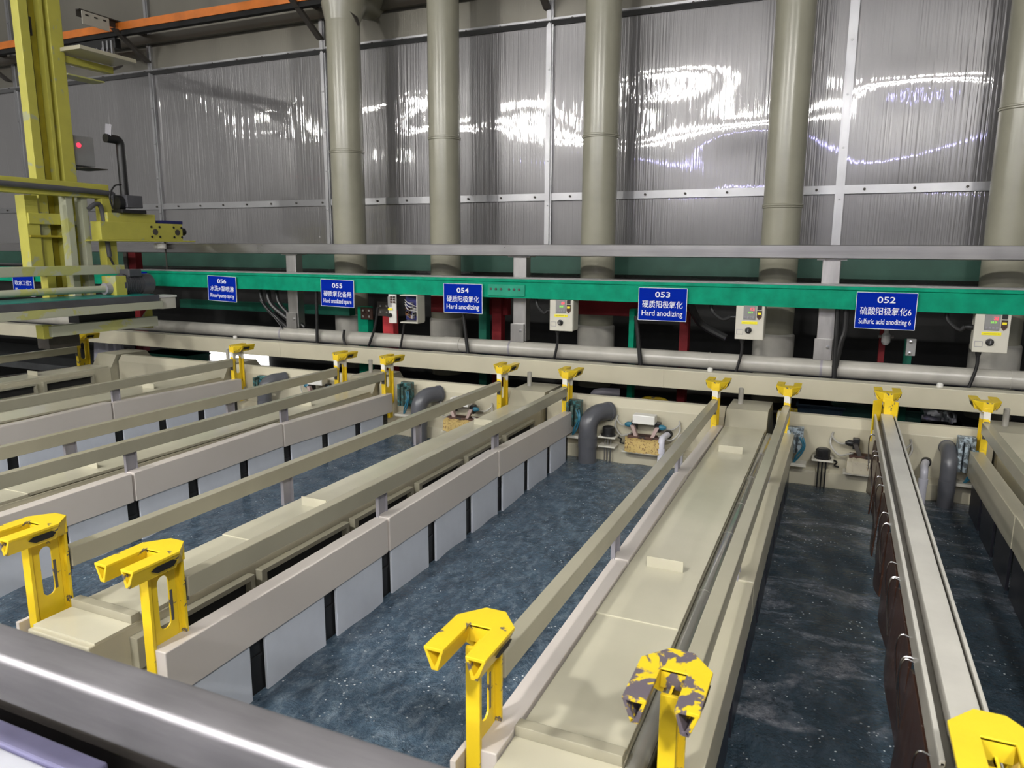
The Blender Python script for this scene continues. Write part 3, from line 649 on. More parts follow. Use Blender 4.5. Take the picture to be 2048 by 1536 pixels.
# ------------------------------------------------------------------ cathode racks with yellow hooks
MESH = {}
def cached(key, fn):
    if key not in MESH: MESH[key] = fn()
    return MESH[key]
def flip(pts, far): return [(x, 6.555 - y if far else y, z) for x, y, z in pts]
def hook_meshes(far, mat, front):
    def head():
        b = MB(); y0, yn, yc, yb, z = 1.315, 1.447, 1.475, 1.536, 1.32
        U = [(-.077, y0), (-.028, y0), (-.028, yn), (.028, yn), (.028, y0), (.077, y0), (.077, yc), (.0265, yb), (-.0265, yb), (-.077, yc)]
        # flat top plate in two convex-ish halves and a bridge
        b.prism([(-.077, y0), (-.028, y0), (-.028, yn), (-.028, yb - .0015), (-.077, yc)], 'Z', z - .008, z)
        b.prism([(.077, y0), (.028, y0), (.028, yn), (.028, yb - .0015), (.077, yc)], 'Z', z - .008, z)
        b.prism([(-.028, yn), (.028, yn), (.028, yb - .0015), (.0265, yb), (-.0265, yb), (-.028, yb - .0015)], 'Z', z - .008, z)
        for s in (-1, 1):
            a, c = s * .028, s * .077; ap = s * .05; zz = z - .054
            # hollow triangular prong: inner wall and outer wall running to a blunt keel
            b.loft([[(a, y0, z - .004), (a + s * .006, y0, z - .004), (ap, y0, zz + .008), (ap - s * .008, y0, zz)], [(a, yn + .02, z - .004), (a + s * .006, yn + .02, z - .004), (ap, yn + .02, zz + .008), (ap - s * .008, yn + .02, zz)]])
            b.loft([[(c, y0, z - .004), (c - s * .006, y0, z - .004), (ap, y0, zz + .008), (ap + s * .008, y0, zz)], [(c, yc, z - .004), (c - s * .006, yc, z - .004), (ap, yc, zz + .008), (ap + s * .008, yc, zz)]])
            b.prism([(ap - .009, zz), (ap + .009, zz), (ap + .007, zz + .01), (ap - .007, zz + .01)], 'Y', y0, yc)
            b.loft([[(s * .028, yn, z - .004), (c, yc, z - .004), (s * .0265, yb, z - .004)], [(s * .0185, yn + .01, zz - .012), (ap, yc - .02, zz), (s * .0185, yb - .003, zz - .012)]])
        b.box(-.028, .028, yn, yn + .008, z - .045, z - .002)
        b.v = flip(b.v, far); return b.mesh('hook_head', mat, .0016)
    def slot(s):
        b = MB()
        if True:
            pts = []
            for (y, f) in ((1.375, .18), (1.40, .30), (1.455, .30), (1.465, .18), (1.45, .10), (1.39, .10)):
                x = .077 - .019 * (f / .3) * .62; pts.append((s * (x + .0030), y, 1.316 - f * .12))
            q = [(p[0] + s * .0016, p[1], p[2]) for p in pts]
            b.loft([pts, q])
        b.v = flip(b.v, far); return b.mesh('hook_slot_shade', M['dark'], 0)  # thin dark plate painting the shade inside a slot hole
    def body():
        b = MB()
        b.box(-.0185, .0185, 1.405, 1.415, .93, 1.285)
        b.box(-.0185, .0185, 1.526, 1.536, .985, 1.285); b.box(-.027, .027, 1.5255, 1.5345, 1.262, 1.3125)
        hole = stadium(1.468, 1.145, .020, .085, 8)
        hole = hole[12:] + hole[:12]
        y0, y1, z0, z1 = 1.415, 1.526, .985, 1.285
        outer = []
        for (hy, hz) in hole:
            dy, dz = hy - 1.468, hz - 1.145
            k = min((y1 - 1.4705) / max(abs(dy), 1e-5), .15 / max(abs(dz), 1e-5)); outer.append((min(max(1.468 + dy * k, y0), y1), min(max(1.145 + dz * k, .99), 1.2849)))
        b.holed(outer, hole, 'X', -.003, .003)
        b.box(-.003, .003, 1.415, 1.526, .975, 1.0); b.box(-.003, .003, 1.415, 1.526, 1.272, 1.285)
        for yy in (1.415, 1.516): b.box(-.003, .003, yy, yy + .012, .975, 1.285)
        b.box(-.014, .014, 1.425, 1.470, .80, .985)
        b.prism([(1.415, .93), (1.526, .985), (1.526, .975), (1.425, .92)], 'X', -.0185, .0185)
        b.v = flip(b.v, far); return b.mesh('hanger_post', front, .001)
    def pad():
        b = MB(); b.box(-.013, .013, 1.536, 1.543, 1.10, 1.205); b.box(-.0045, .0045, 1.489, 1.499, 1.075, 1.175); b.box(-.016, .016, 1.543, 1.549, 1.12, 1.19)
        b.v = flip(b.v, far); return b.mesh('end_pad', M['motor'], .002)
    k = (far, mat.name, front.name)
    return [cached((n,) + k, f) for n, f in (('body', body), ('head', head), ('slot', lambda: slot(-1)), ('pad', pad), ('slot2', lambda: slot(1)))]
SEG = ((1.41, 2.585, 1.022, 1.032), (2.60, 3.735, 1.032, 1.05), (3.75, 5.06, 1.042, 1.018))
def rack(xb, label, side=1, near='yellow', plates='plate', fascia='fascia', fascia_z=0.0, show_plates=True, far='yellow_white', boards=True):
    """one liftable cathode rack: bar, two hooks, struts, fascia boards and plates; side = +1 puts the boards right of the bar"""
    t = thing('cathode_rack', label, 'cathode rack', (xb, 0, 0), 'cathode racks lying across the tanks')
    def bar():
        b = MB(); n = 14; r = []
        for i in range(n + 1):
            y = 1.543 + (5.012 - 1.543) * i / n; s = -.004 * math.sin(math.pi * i / n)
            r.append([(-.0225, y, 1.133 + s), (.0225, y, 1.133 + s), (.0225, y, 1.20 + s), (-.0225, y, 1.20 + s)])
        b.loft(r); return b.mesh('bar', M['bar'], .003)
    put('bar', cached('bar', bar), t)
    for is_far, mt in ((False, near), (True, far)):
        hm = hook_meshes(is_far, M['yellow'] if is_far else M[mt], M['yellow'] if mt == 'yellow_worn' else M[mt])
        p = put('hanger_post', hm[0], t); put('hook_head', hm[1], p); put('hook_slot_shade', hm[2], p); put('end_pad', hm[3], p); put('hook_slot_shade', hm[4], p)
    def strut(y):
        def f():
            b = MB(); b.box(-.012, .006, y, y + .006, 1.0, 1.134); b.box(-.012, -.006, y, y + .07, 1.0, 1.134); b.box(-.012, .006, y + .064, y + .07, 1.0, 1.134)
            return b.mesh('strut', M['strut'], .001)
        return cached(('strut', y), f)
    for y in (2.60, 3.79): put('strut', strut(y), t)
    if not boards or not show_plates:
        put('end_plate', cached('ep', lambda: MB().box(-.050, -.034, 1.38, 1.46, .86, .995).mesh('end_plate', M['fascia'], .002)), t)
    for i, (y0, y1, za, zb) in enumerate(SEG if boards else ()):
        def board():
            b = MB(); a, c = (-.005, .060) if side > 0 else (-.066, .005)
            b.loft([[(a, y, z - .155 + fascia_z), (c, y, z - .155 + fascia_z), (c, y, z + fascia_z), (a, y, z + fascia_z)] for y, z in ((y0, za), ((y0 + y1) / 2, (za + zb) / 2 - .002), (y1, zb))])
            return b.mesh('fascia_board', M[fascia], .003)
        put('fascia_board', cached(('board', i, side, fascia, fascia_z), board), t)
    if show_plates:
        for k in range(9):
            y0 = 1.425 + .4 * k; y1 = min(y0 + .325, 4.93)
            if y0 > 4.7: break
            x = side * .038
            def pl():
                b = MB(); b.box(x, x + side * .012, 0, y1 - y0, .40, .89); return b.mesh('cathode_plate', M[plates], .002)
            put('cathode_plate', cached(('plate', round(y1 - y0, 3), side, plates), pl), t, (0, y0, 0))
            def cs():
                b = MB(); b.box(x - side * .020, x - side * .008, 0, .11, .40, .89); b.box(x - side * .012, x - side * .004, .02, .09, .79, .80); return b.mesh('conductor_strip', M['black'], .001)
            put('conductor_strip', cached(('cs', side), cs), t, (0, y1 - .018, 0))
    def rod():
        b = MB(); b.box(-.010, .004, 1.45, 4.99, .96, .985); return b.mesh('hanger_rail', M['strut'], .002)
    put('hanger_rail', cached('rod', rod), t)
    return t
rack(-7.07, 'dark rack with maroon panels under the yellow hoist at far left', 1, plates='plate_brown', fascia='plate_brown', fascia_z=-.02, far='yellow')
rack(-4.995, 'beige rack along the left side of the bath facing sign 055', 1)
rack(-3.845, 'beige bar along the right side of the bath facing sign 055', 1, boards=False, show_plates=False)
rack(-3.372, 'beige rack along the left side of the bath facing sign 054', 1)
rack(-2.325, 'beige bar along the right side of the bath facing sign 054', 1, boards=False, show_plates=False)
rack(-1.794, 'beige rack with white plates along the left side of the bath facing 053', 1)
rack(-.718, 'beige rack along the right side of the bath facing sign 053', 1, show_plates=False)
rack(-.260, 'beige rack beside the grey tube along the left side of the dark bath', 1, near='yellow_worn', plates='plate_dark', fascia='beige')
rack(.852, 'beige rack along the right side of the dark bath facing 052', -1, plates='plate_dark', fascia='beige')

# flight bar in the dark bath
XF = .312
t = thing('flight_bar', 'pale grey flight bar with side grooves lying over the middle of the dark bath', 'flight bar', (XF, 0, 0))
def fb(name, polys, m, bev=.002):
    b = MB()
    for pl_ in polys: b.prism(pl_, 'Y', 1.545, 5.03)
    return b.build(name, m, t, bev)
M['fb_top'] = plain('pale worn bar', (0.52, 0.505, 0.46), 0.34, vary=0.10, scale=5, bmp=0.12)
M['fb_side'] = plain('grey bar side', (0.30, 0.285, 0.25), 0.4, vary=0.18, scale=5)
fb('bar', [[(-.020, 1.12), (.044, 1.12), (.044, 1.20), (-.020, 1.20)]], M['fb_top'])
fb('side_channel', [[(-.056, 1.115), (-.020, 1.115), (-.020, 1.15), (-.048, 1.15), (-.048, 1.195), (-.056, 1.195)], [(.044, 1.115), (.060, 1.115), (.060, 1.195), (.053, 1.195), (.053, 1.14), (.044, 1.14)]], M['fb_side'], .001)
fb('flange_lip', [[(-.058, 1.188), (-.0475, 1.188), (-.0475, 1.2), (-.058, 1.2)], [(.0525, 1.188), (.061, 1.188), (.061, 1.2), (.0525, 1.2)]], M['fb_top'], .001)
for is_far, mt in ((False, 'yellow_clean'), (True, 'yellow')):
    hm = hook_meshes(is_far, M[mt], M[mt]); p = put('hanger_post', hm[0], t, (.012, .0, .012)); put('hook_head', hm[1], p); put('hook_slot_shade', hm[2], p); put('hook_slot_shade', hm[4], p)
gd = MB()
for s in (-1, 1):
    gd.loft([[(s * .018, 5.035, 1.10), (s * .018, 5.035, 1.29), (s * .018, 5.06, 1.29), (s * .018, 5.06, 1.10)], [(s * .062, 4.985, 1.10), (s * .066, 4.975, 1.285), (s * .072, 4.985, 1.285), (s * .068, 4.995, 1.10)]])
    gd.prism([(s * .060, 1.10), (s * .072, 1.10), (s * .068, 1.03), (s * .062, 1.03)], 'Y', 4.96, 5.0)
gd.build('guide_wings', M['yellow'], t, .001)
for s in (.02, .21): pass
# brown panels hanging from it
order = ['nearest', 'second from near', 'third from near', 'fourth from near', 'fifth from near', 'farthest']
for k, y in enumerate((1.62, 2.16, 2.70, 3.24, 3.78, 4.28)):
    t2 = thing('hanging_panel', '%s dark brown wet panel wired under the pale flight bar' % order[k], 'panel', (XF - .058, y, 1.11), 'brown panels wired under the flight bar')
    b = MB(); r = []
    L = .50
    for i in range(9):
        u = i / 8; r.append([(-.012 + .01 * math.sin(u * 5 + k), u * L, -.34 - .03 * math.sin(u * 3 + k * 2)), (-.004 + .01 * math.sin(u * 5 + k), u * L, -.34 - .03 * math.sin(u * 3 + k * 2)), (.008, u * L, -.012 - .02 * (u < .05 or u > .95)), (.0, u * L, -.012 - .02 * (u < .05 or u > .95))])
    b.loft(r); b.build('panel_sheet', M['rust_wet'] if 'rust_wet' in M else M.setdefault('rust_wet', painted('wet brown hide', (0.055, 0.026, 0.018), (0.13, 0.09, 0.075), 0.34, 55, rough=0.25)), t2, .001)
    for yy in (.05, L - .05):
        MB().tube(spline([(.01, yy, .012), (-.02, yy, .018), (-.028, yy + .01, -.03), (-.022, yy + .02, -.10), (-.014, yy + .012, -.16)]), .0025, 6).build('wire', M['chrome'], t2)
    MB().tube(spline([(.012, L * .96, .01), (-.022, L * .97, .0), (-.024, L * .99, -.10), (-.016, L * .95, -.2)]), .003, 6).build('wire', M['chrome'], t2)

# ------------------------------------------------------------------ fittings on the far tank walls
def elbow(px, py, zt, label, r=.068, dx=0, y=5.0):
    p = at(px, py, Y=y)
    t = thing('return_elbow', label, 'pipe elbow', (p.x, y, zt), 'grey return elbows on the far tank walls')
    pts = [(0, 0, -.42)] + [(0, 0, -.12)] + arc((0, .10, -.06), .10, math.pi, math.pi / 2, 8, (0, 1, 0), (0, 0, 1)) + [(0, .17, .04)]
    if dx: pts = [(q[0] + (dx * max(0, q[1]) / .17), q[1], q[2]) for q in pts]
    MB().tube(pts, r, 28).build('pipe_bend', M['pvc'], t)
    MB().tube([(0, 0, -.20), (0, 0, -.13)], r * 1.06, 28).build('socket_rim', M['pvc'], t)
    MB().tube([(dx * .9, .15, .04), (dx, .17, .04)], r * 1.07, 28).build('socket_rim', M['pvc'], t)
elbow(1175, 890, .98, 'dark grey elbow pipe over the milky bath facing 053', .066, .11)
elbow(1896, 950, .955, 'dark grey elbow pipe over the dark bath facing 052', .045)
elbow(838, 830, .99, 'dark grey elbow pipe over the bath facing 054', .064, .10)
elbow(530, 805, .99, 'dark grey elbow pipe over the bath facing 055', .062, .10)
def small_elbow(px, py, zt, label):
    p = at(px, py, Y=5.02)
    t = thing('spout', label, 'spout', (p.x, 5.02, zt), 'white spouts on the far tank walls')
    MB().tube([(0, 0, -.35), (0, 0, -.05)] + arc((0, .04, -.03), .04, math.pi, math.pi / 2, 6, (0, 1, 0), (0, 0, 1)) + [(.02, .14, .02)], .023, 18).build('spout_bend', M['pvc_white'], t)
    MB().tube([(0, 0, -.09), (0, 0, -.055)], .027, 18).build('spout_collar', M['pvc_white'], t)
    MB().tube([(.018, .12, .016), (.021, .145, .021)], .029, 18).build('wall_seal', M['black'], t)
small_elbow(1322, 900, .875, 'white spout over the milky bath facing 053')
small_elbow(1846, 965, .87, 'white spout beside the grey elbow of the dark bath')
small_elbow(1360, 895, .89, 'grey spout half hidden behind the beige bar of bath 053')
def level_sensor(px, py, label, steel):
    p = at(px, py, Y=5.06)
    t = thing('level_sensor', label, 'sensor', (p.x, 5.06, p.z), 'level sensors on the far tank walls')
    MB().box(-.065, .065, -.04, .10, -.006, .006).build('bracket_plate', M['cream'], t, .002)
    MB().lathe((0, .01, .006), [(.052, 0), (.052, .012), (.044, .014), (.044, .06), (.034, .068)], 8 if not steel else 24).build('sensor_cap', M['black'], t, .001)
    if steel: MB().box(-.065, .065, -.04, .06, -.075, -.063).build('lower_plate', M['cream'], t, .002)
    for dx in (-.022, 0, .022): MB().tube([(dx, .0, -.006), (dx, .0, -.30)], .005, 8).build('probe_rod', M['steel_v'] if steel else M['black'], t)
    MB().tube(spline([(.05, .03, .0), (.085, .05, -.02), (.075, .07, -.05), (.10, .08, -.06)]), .006, 8).build('sensor_lead', M['black'], t)
level_sensor(1216, 873, 'black capped level sensor beside the grey elbow of bath 053', True)
level_sensor(1645, 919, 'black capped level sensor in the left of dark bath 052', False)
def saddle(x, z, label, crust, cover):
    t = thing('contact_saddle', label, 'contact saddle', (x, 5.06, z), 'corroded contact saddles on the far tank walls')
    b = MB(); rnd = random.Random(int(abs(x) * 100)); n = 14; r = []
    for i in range(n + 1):
        xx = -.13 + .26 * i / n; j = lambda: rnd.uniform(-.006, .006)
        r.append([(xx + j(), -.06 + j(), -.05 + j()), (xx + j(), .03 + j(), -.05), (xx + j(), .04, .035 + j()), (xx + j(), -.02 + j(), .045 + j()), (xx + j(), -.06 + j(), .03 + j())])
    b.loft(r); b.build('crusted_block', M[crust], t)
    b = MB(); b.box(-.12, .15, -.02, .07, .035, .06); b.build('rusty_tray', M['rust'], t, .006)
    for s in (-1, 1):
        b = MB(); b.loft([[(s * .035, -.02, .03), (s * .06, -.02, .03), (s * .06, .01, .03), (s * .035, .01, .03)], [(s * .075, -.01, .13), (s * .105, -.01, .13), (s * .105, .03, .13), (s * .075, .03, .13)]])
        b.build('jaw', M['pad_red'] if cover else M['iron'], t, .002)
        MB().box(s * .085 - .02, s * .085 + .02, .02, .07, .09, .16).build('clamp', M['black'], t, .004)
        MB().lathe((s * .10, .02, .13), [(.015, 0), (.02, .01), (.02, .03), (.008, .05)] if s > 0 else [(.015, 0), (.02, -.01), (.02, -.03), (.008, -.05)], 12, 'X').build('hose_fitting', M['cyan'] if cover else M['black'], t)
        MB().tube(spline([(s * .14, .03, .12), (s * .19, .06, .115), (s * .23, .085, .15), (s * .225, .10, .17)]), .006, 8).build('cooling_hose', M['hose'], t)
        MB().tube(spline([(s * .10, .0, .07), (s * .18, .04, .04), (s * .235, .07, .10), (s * .225, .10, .175)]), .006, 8).build('cooling_hose', M['hose'], t)
    if cover: MB().box(-.085, .075, -.025, .06, .15, .215).build('white_cover', M['white'], t, .006)
    else: MB().box(.03, .05, -.02, .0, .0, .16).build('yellow_strip', M['yellow'], t, .002)
    MB().box(-.15, .15, -.05, .05, -.062, -.05).build('ledge_plate', M['cream'], t, .002)
p = at(1284, 888, Y=5.0); saddle(p.x, .825, 'corroded saddle with white cover and yellow crust in bath 053', 'crust', True)
p = at(1733, 925, Y=5.0); saddle(p.x + .02, .85, 'corroded saddle with pale crust behind the flight bar', 'crust_pale', False)
p = at(915, 850, Y=5.0); saddle(p.x, .82, 'corroded saddle with orange crust in bath 054', 'crust', True)
p = at(625, 785, Y=5.0); saddle(p.x, .88, 'saddle with white cover in bath 055', 'crust_pale', True)
def contact(x, z, label, mat, h=.2):
    t = thing('busbar_contact', label, 'contact', (x, 5.05, z), 'corroded copper contacts at the rack ends')
    MB().box(-.05, .05, .02, .07, 0, h).build('back_plate', M[mat], t, .004)
    for k in range(3): MB().box(-.05 + k * .034, -.026 + k * .034, -.035, .02, .01, h - .01 - .02 * k).build('contact_leaf', M[mat], t, .003)
    for k in range(2): MB().tube(spline([(.03 + k * .02, -.03, h * .7), (.055 + .01 * k, -.05, h * .4), (.02 + k * .02, -.04, .0), (.0, -.02, -.06)]), .006, 8).build('flexible_lead', M['cyan'], t)
    MB().box(-.07, .08, -.05, .05, -.075, -.055).build('support_shelf', M['cream'], t, .003)
p = at(1152, 850, Y=5.05); contact(p.x - .02, .90, 'dark green corroded contact beside the elbow of bath 053', 'verdigris')
p = at(1588, 900, Y=5.05); contact(p.x, .88, 'pale corroded contact at the left of dark bath 052', 'verdigris_pale', .17)
p = at(1932, 915, Y=5.05); contact(p.x, .87, 'pale corroded contact at the right of dark bath 052', 'verdigris_pale', .22)
p = at(810, 815, Y=5.05); contact(p.x, .92, 'dark green corroded contact beside the elbow of bath 054', 'verdigris')
p = at(520, 768, Y=5.05); contact(p.x, .96, 'dark corroded contact at the far end of bath 055', 'verdigris', .1)

# ------------------------------------------------------------------ things stored behind the tanks
struct('floor_rear_platform', MB().box(-12, 4, 5.75, 6.85, .72, .80), M['floor'])
def crate(px, py, w, h, mat, label, y=6.3):
    p = at(px, py, Y=y); top = p.z + h / 2; h = max(.06, top - .80); t = thing('bin', label, 'bin', (p.x, y, .80 + h / 2)); z = h / 2
    b = MB(); b.loft([[(-w * .45, -.15, -z), (w * .45, -.15, -z), (w * .45, .15, -z), (-w * .45, .15, -z)], [(-w / 2, -.17, z), (w / 2, -.17, z), (w / 2, .17, z), (-w / 2, .17, z)]])
    b.build('bin_body', M[mat], t, .008)
    MB().box(-w / 2 - .01, w / 2 + .01, -.18, .18, z - .02, z).build('bin_rim', M[mat], t, .005)
def foil(px, py, w, h, label):
    p = at(px, py, Y=6.3); rnd = random.Random(px); b = MB(); n = 10; rings = []
    for i in range(n + 1):
        ring = []
        for k in range(12):
            a = 2 * math.pi * k / 12; j = rnd.uniform(.82, 1.1); ring.append((p.x - w / 2 + w * i / n + rnd.uniform(-.006, .006), 6.3 + .06 * math.cos(a) * j, p.z + h / 2 * math.sin(a) * j))
        rings.append(ring)
    b.loft(rings); tag(b.build('foil_bundle', M['foil']), label, 'bundle', 'foil bundles behind the dark bath')
crate(1868, 855, .36, .1, 'iron', 'dark low bin carrying the foil bundles')
foil(1846, 836, .22, .13, 'larger silver foil bundle behind the dark bath')
foil(1892, 840, .12, .12, 'smaller silver foil bundle behind the dark bath')
M['bluebin'] = plain('dark blue bin', (0.02, 0.045, 0.075), 0.45); M['greenbin'] = plain('dark green bin', (0.01, 0.06, 0.05), 0.45)
crate(1640, 830, .34, .22, 'bluebin', 'dark blue bin behind the hood of baths 053 and 052')
crate(1710, 830, .34, .24, 'greenbin', 'dark green bin left of the flight bar end')
crate(1806, 838, .22, .2, 'greenbin', 'dark bin left of the foil bundles')
crate(350, 722, .75, .2, 'green_dark', 'dull green bin under the header beam by the hoist', 6.2)
p = at(214, 702, Y=6.2); b = MB(); r = []
for i in range(11):
    u = i / 10; r.append([(p.x - .25 + .5 * u, 6.2 + .03 * math.sin(u * 20), .80), (p.x - .25 + .5 * u, 6.24 + .03 * math.sin(u * 20), .80), (p.x - .22 + .44 * u, 6.24 + .02 * math.sin(u * 20), p.z + .10), (p.x - .22 + .44 * u, 6.2 + .02 * math.sin(u * 20), p.z + .10)])
b.loft(r); tag(b.build('plastic_sack', M['pvc_white']), 'pale plastic sack behind the tank under the hoist', 'sack')
for px, py, l in ((1310, 802, 'yellow tubular handle behind bath 053'), (1590, 825, 'yellow tubular handle behind the hood of bath 052')):
    p = at(px, py, Y=6.2); tag(MB().tube(spline([(p.x - .12, 6.2, .80), (p.x - .11, 6.2, p.z), (p.x, 6.2, p.z + .02), (p.x + .10, 6.2, p.z), (p.x + .11, 6.2, .80)]), .018, 12).build('trolley_handle', M['yellow']), l, 'handle')
for px, py, l in ((1190, 788, 'pale pipe bend behind bath 053'),):
    p = at(px, py, Y=5.9); tag(MB().tube(spline([(p.x - .02, 5.9, .80), (p.x - .01, 5.9, p.z - .02), (p.x + .05, 5.9, p.z + .02), (p.x + .2, 5.95, p.z + .02)]), .035, 16).build('pipe_bend', M['strut']), l, 'pipe')
for k, (z, y) in enumerate(((.95, 6.5), (.86, 6.45))):
    tag(MB().tube([(-2.4, y, z), (.2, y, z)], .02, 12).build('storage_tube', M['iron']), ('upper' if k == 0 else 'lower') + ' dark steel tube stored behind bath 053', 'tube')

# ------------------------------------------------------------------ conductor rail and wall brackets, upper left
t = thing('conductor_rail', 'orange conductor rail running along the top left', 'conductor rail', (0, 6.6, 0))
b = MB(); b.prism([(-.05, 4.68), (-.05, 4.765), (.05, 4.765), (.05, 4.68), (.035, 4.68), (.035, 4.74), (-.035, 4.74), (-.035, 4.68)], 'X', -13, 4)
b.build('rail_profile', M['orange'], t, .002)
MB().box(-13, 4, -.034, .034, 4.63, 4.739).build('contact_strip', M['dark'], t, .002)
for k, x in enumerate((-10.6, -7.95, -5.35, -2.72)):
    t = thing('wall_bracket', 'dark angle iron bracket %s' % ('at the far left above the hoist', 'right of the hoist under the orange rail', 'left of the first upright duct', 'at the top middle between two ducts')[k], 'bracket', (x, 6.98, 4.78), 'angle iron brackets of the orange rail')
    b = MB(); L = .92 if k == 1 else .55; b.box(-.03, .03, -L, 0, -.005, .005); b.box(-.03, -.022, -L, 0, -.07, 0); b.build('arm', M['iron'], t)
    b = MB(); b.loft([[(-.032, -.50, -.09), (.032, -.50, -.09), (.032, -.44, -.09), (-.032, -.44, -.09)], [(-.032, -.06, -.37), (.032, -.06, -.37), (.032, 0, -.37), (-.032, 0, -.37)]]); b.build('brace', M['iron'], t)
    if k == 1:
        q = MB().box(.031, .04, -.90, -.56, -.15, -.01).build('cable_plate', M['cream'], t, .002)
        for a in range(3): MB().box(.04, .044, -.86 + a * .11, -.82 + a * .11, -.055, -.04).build('plate_slot', M['black'], q)

# ------------------------------------------------------------------ yellow travelling hoist
t = thing('overhead_hoist', 'yellow steel travelling hoist with mast and motor at the left', 'hoist', (-6.8, 4.9, 0))
def hb(name, x0, x1, y0, y1, z0, z1, m='hoist', par=None, bev=.004): return local(t, MB().box(x0, x1, y0, y1, z0, z1)).build(name, M[m], par or t, bev)
b = MB(); b.box(-6.97, -6.87, 4.66, 4.745, 1.55, 6.2); b.box(-6.97, -6.955, 4.745, 4.86, 1.55, 6.2, None); b.box(-6.97, -6.88, 4.86, 4.895, 1.55, 6.2)
local(t, b).build('mast', M['hoist'], t, .003)
hb('mast_web', -6.954, -6.945, 4.752, 4.855, 1.6, 6.2, 'hoist_dark', None, 0)  # darker yellow sheet over the recessed mast web
hb('lift_chain', -6.90, -6.885, 4.747, 4.758, 1.7, 6.2, 'dark', None, 0)
b = MB(); b.box(-6.99, -6.87, 4.935, 5.066, 1.55, 6.2); local(t, b).build('mast', M['hoist'], t, .006)
hb('mast_strip', -6.95, -6.93, 4.895, 4.94, 1.6, 6.2, 'hoist_dark', None, 0)
hb('sensor_block', -6.93, -6.885, 4.745, 4.78, 4.08, 4.24, 'black')
q = hb('upper_beam', -6.76, -6.66, 2.9, 5.235, 2.66, 2.795)
local(t, MB().tube(spline([(-6.63, 2.9, 2.73), (-6.63, 4.0, 2.73), (-6.63, 5.12, 2.715), (-6.63, 5.24, 2.68), (-6.64, 5.27, 2.55)]), .026, 14)).build('conduit', M['motor'], t)
hb('leg', -6.95, -6.82, 4.49, 4.61, 1.95, 2.66); hb('leg', -6.73, -6.63, 5.12, 5.245, 1.95, 2.66); hb('leg', -6.80, -6.70, 4.80, 4.87, 1.70, 2.66, 'hoist_pale')
hb('leg', -6.80, -6.70, 4.96, 5.02, 1.70, 2.66, 'hoist_pale')
hb('lower_beam', -6.66, -6.54, 2.9, 5.24, 1.935, 2.02, 'hoist_pale')
hb('cross_plate', -6.95, -6.8, 4.5, 5.1, 2.40, 2.50); hb('cross_plate', -6.95, -6.8, 4.5, 5.1, 2.28, 2.30, 'hoist_dark')
local(t, MB().tube(spline([(-6.60, 4.95, 2.55), (-6.60, 5.03, 2.60), (-6.60, 5.08, 2.58), (-6.60, 5.10, 2.45), (-6.60, 5.13, 2.1)]), .022, 12)).build('hose', M['motor'], t)
local(t, MB().tube(spline([(-6.60, 5.13, 2.1), (-6.58, 5.16, 2.0), (-6.55, 5.20, 1.92)]), .01, 8)).build('hose', M['black'], t)
# roller tube along the carriage
local(t, MB().tube([(-6.45, 2.9, 1.80), (-6.45, 4.92, 1.80)], .032, 18)).build('drive_shaft', M['hoist_pale'], t)
local(t, MB().tube([(-6.45, 4.92, 1.80), (-6.45, 5.0, 1.80)], .055, 18)).build('coupling', M['strut'], t)
# motor
mz = 1.83
mo = local(t, MB().tube([(-6.45, 5.08, mz), (-6.45, 5.30, mz)], .095, 28)).build('motor', M['motor'], t)
for k in range(9): local(t, MB().tube([(-6.45, 5.10 + k * .02, mz), (-6.45, 5.106 + k * .02, mz)], .105, 28)).build('cooling_fin', M['motor'], mo)
local(t, MB().tube([(-6.45, 5.30, mz), (-6.45, 5.42, mz), (-6.45, 5.44, mz)], [.104, .104, .085], 28)).build('fan_cover', M['motor'], mo)
local(t, MB().box(-6.50, -6.36, 5.14, 5.28, mz + .08, mz + .15)).build('terminal_box', M['motor'], mo, .006)
hb('gear_box', -6.55, -6.36, 4.98, 5.10, 1.72, 1.92, 'hoist')
# carriage lower frame with drip tray
hb('drip_tray', -6.60, -6.16, 2.7, 5.24, 1.715, 1.74, 'teal', None, .003)
hb('tray_edge', -6.165, -6.14, 2.7, 5.28, 1.672, 1.735, 'motor')
hb('side_beam', -6.20, -6.13, 2.7, 5.31, 1.598, 1.672, 'hoist_pale')
hb('end_block', -6.30, -6.16, 5.31, 5.49, 1.59, 1.70, 'cream'); hb('end_strip', -6.34, -6.15, 5.26, 5.50, 1.70, 1.722, 'white')
hb('under_beam', -6.36, -6.28, 4.25, 5.36, 1.415, 1.51, 'hoist_pale')
local(t, MB().prism([(5.36, 1.39), (5.36, 1.60), (5.33, 1.60), (5.15, 1.41)], 'X', -6.37, -6.35)).build('end_gusset', M['hoist'], t)
hb('cam_follower', -6.42, -6.32, 4.2, 4.28, 1.40, 1.52, 'hoist'); hb('under_motor', -6.55, -6.40, 4.6, 5.2, 1.50, 1.59, 'black')
hb('bracket_block', -6.66, -6.5, 4.36, 4.66, 1.28, 1.42, 'iron')
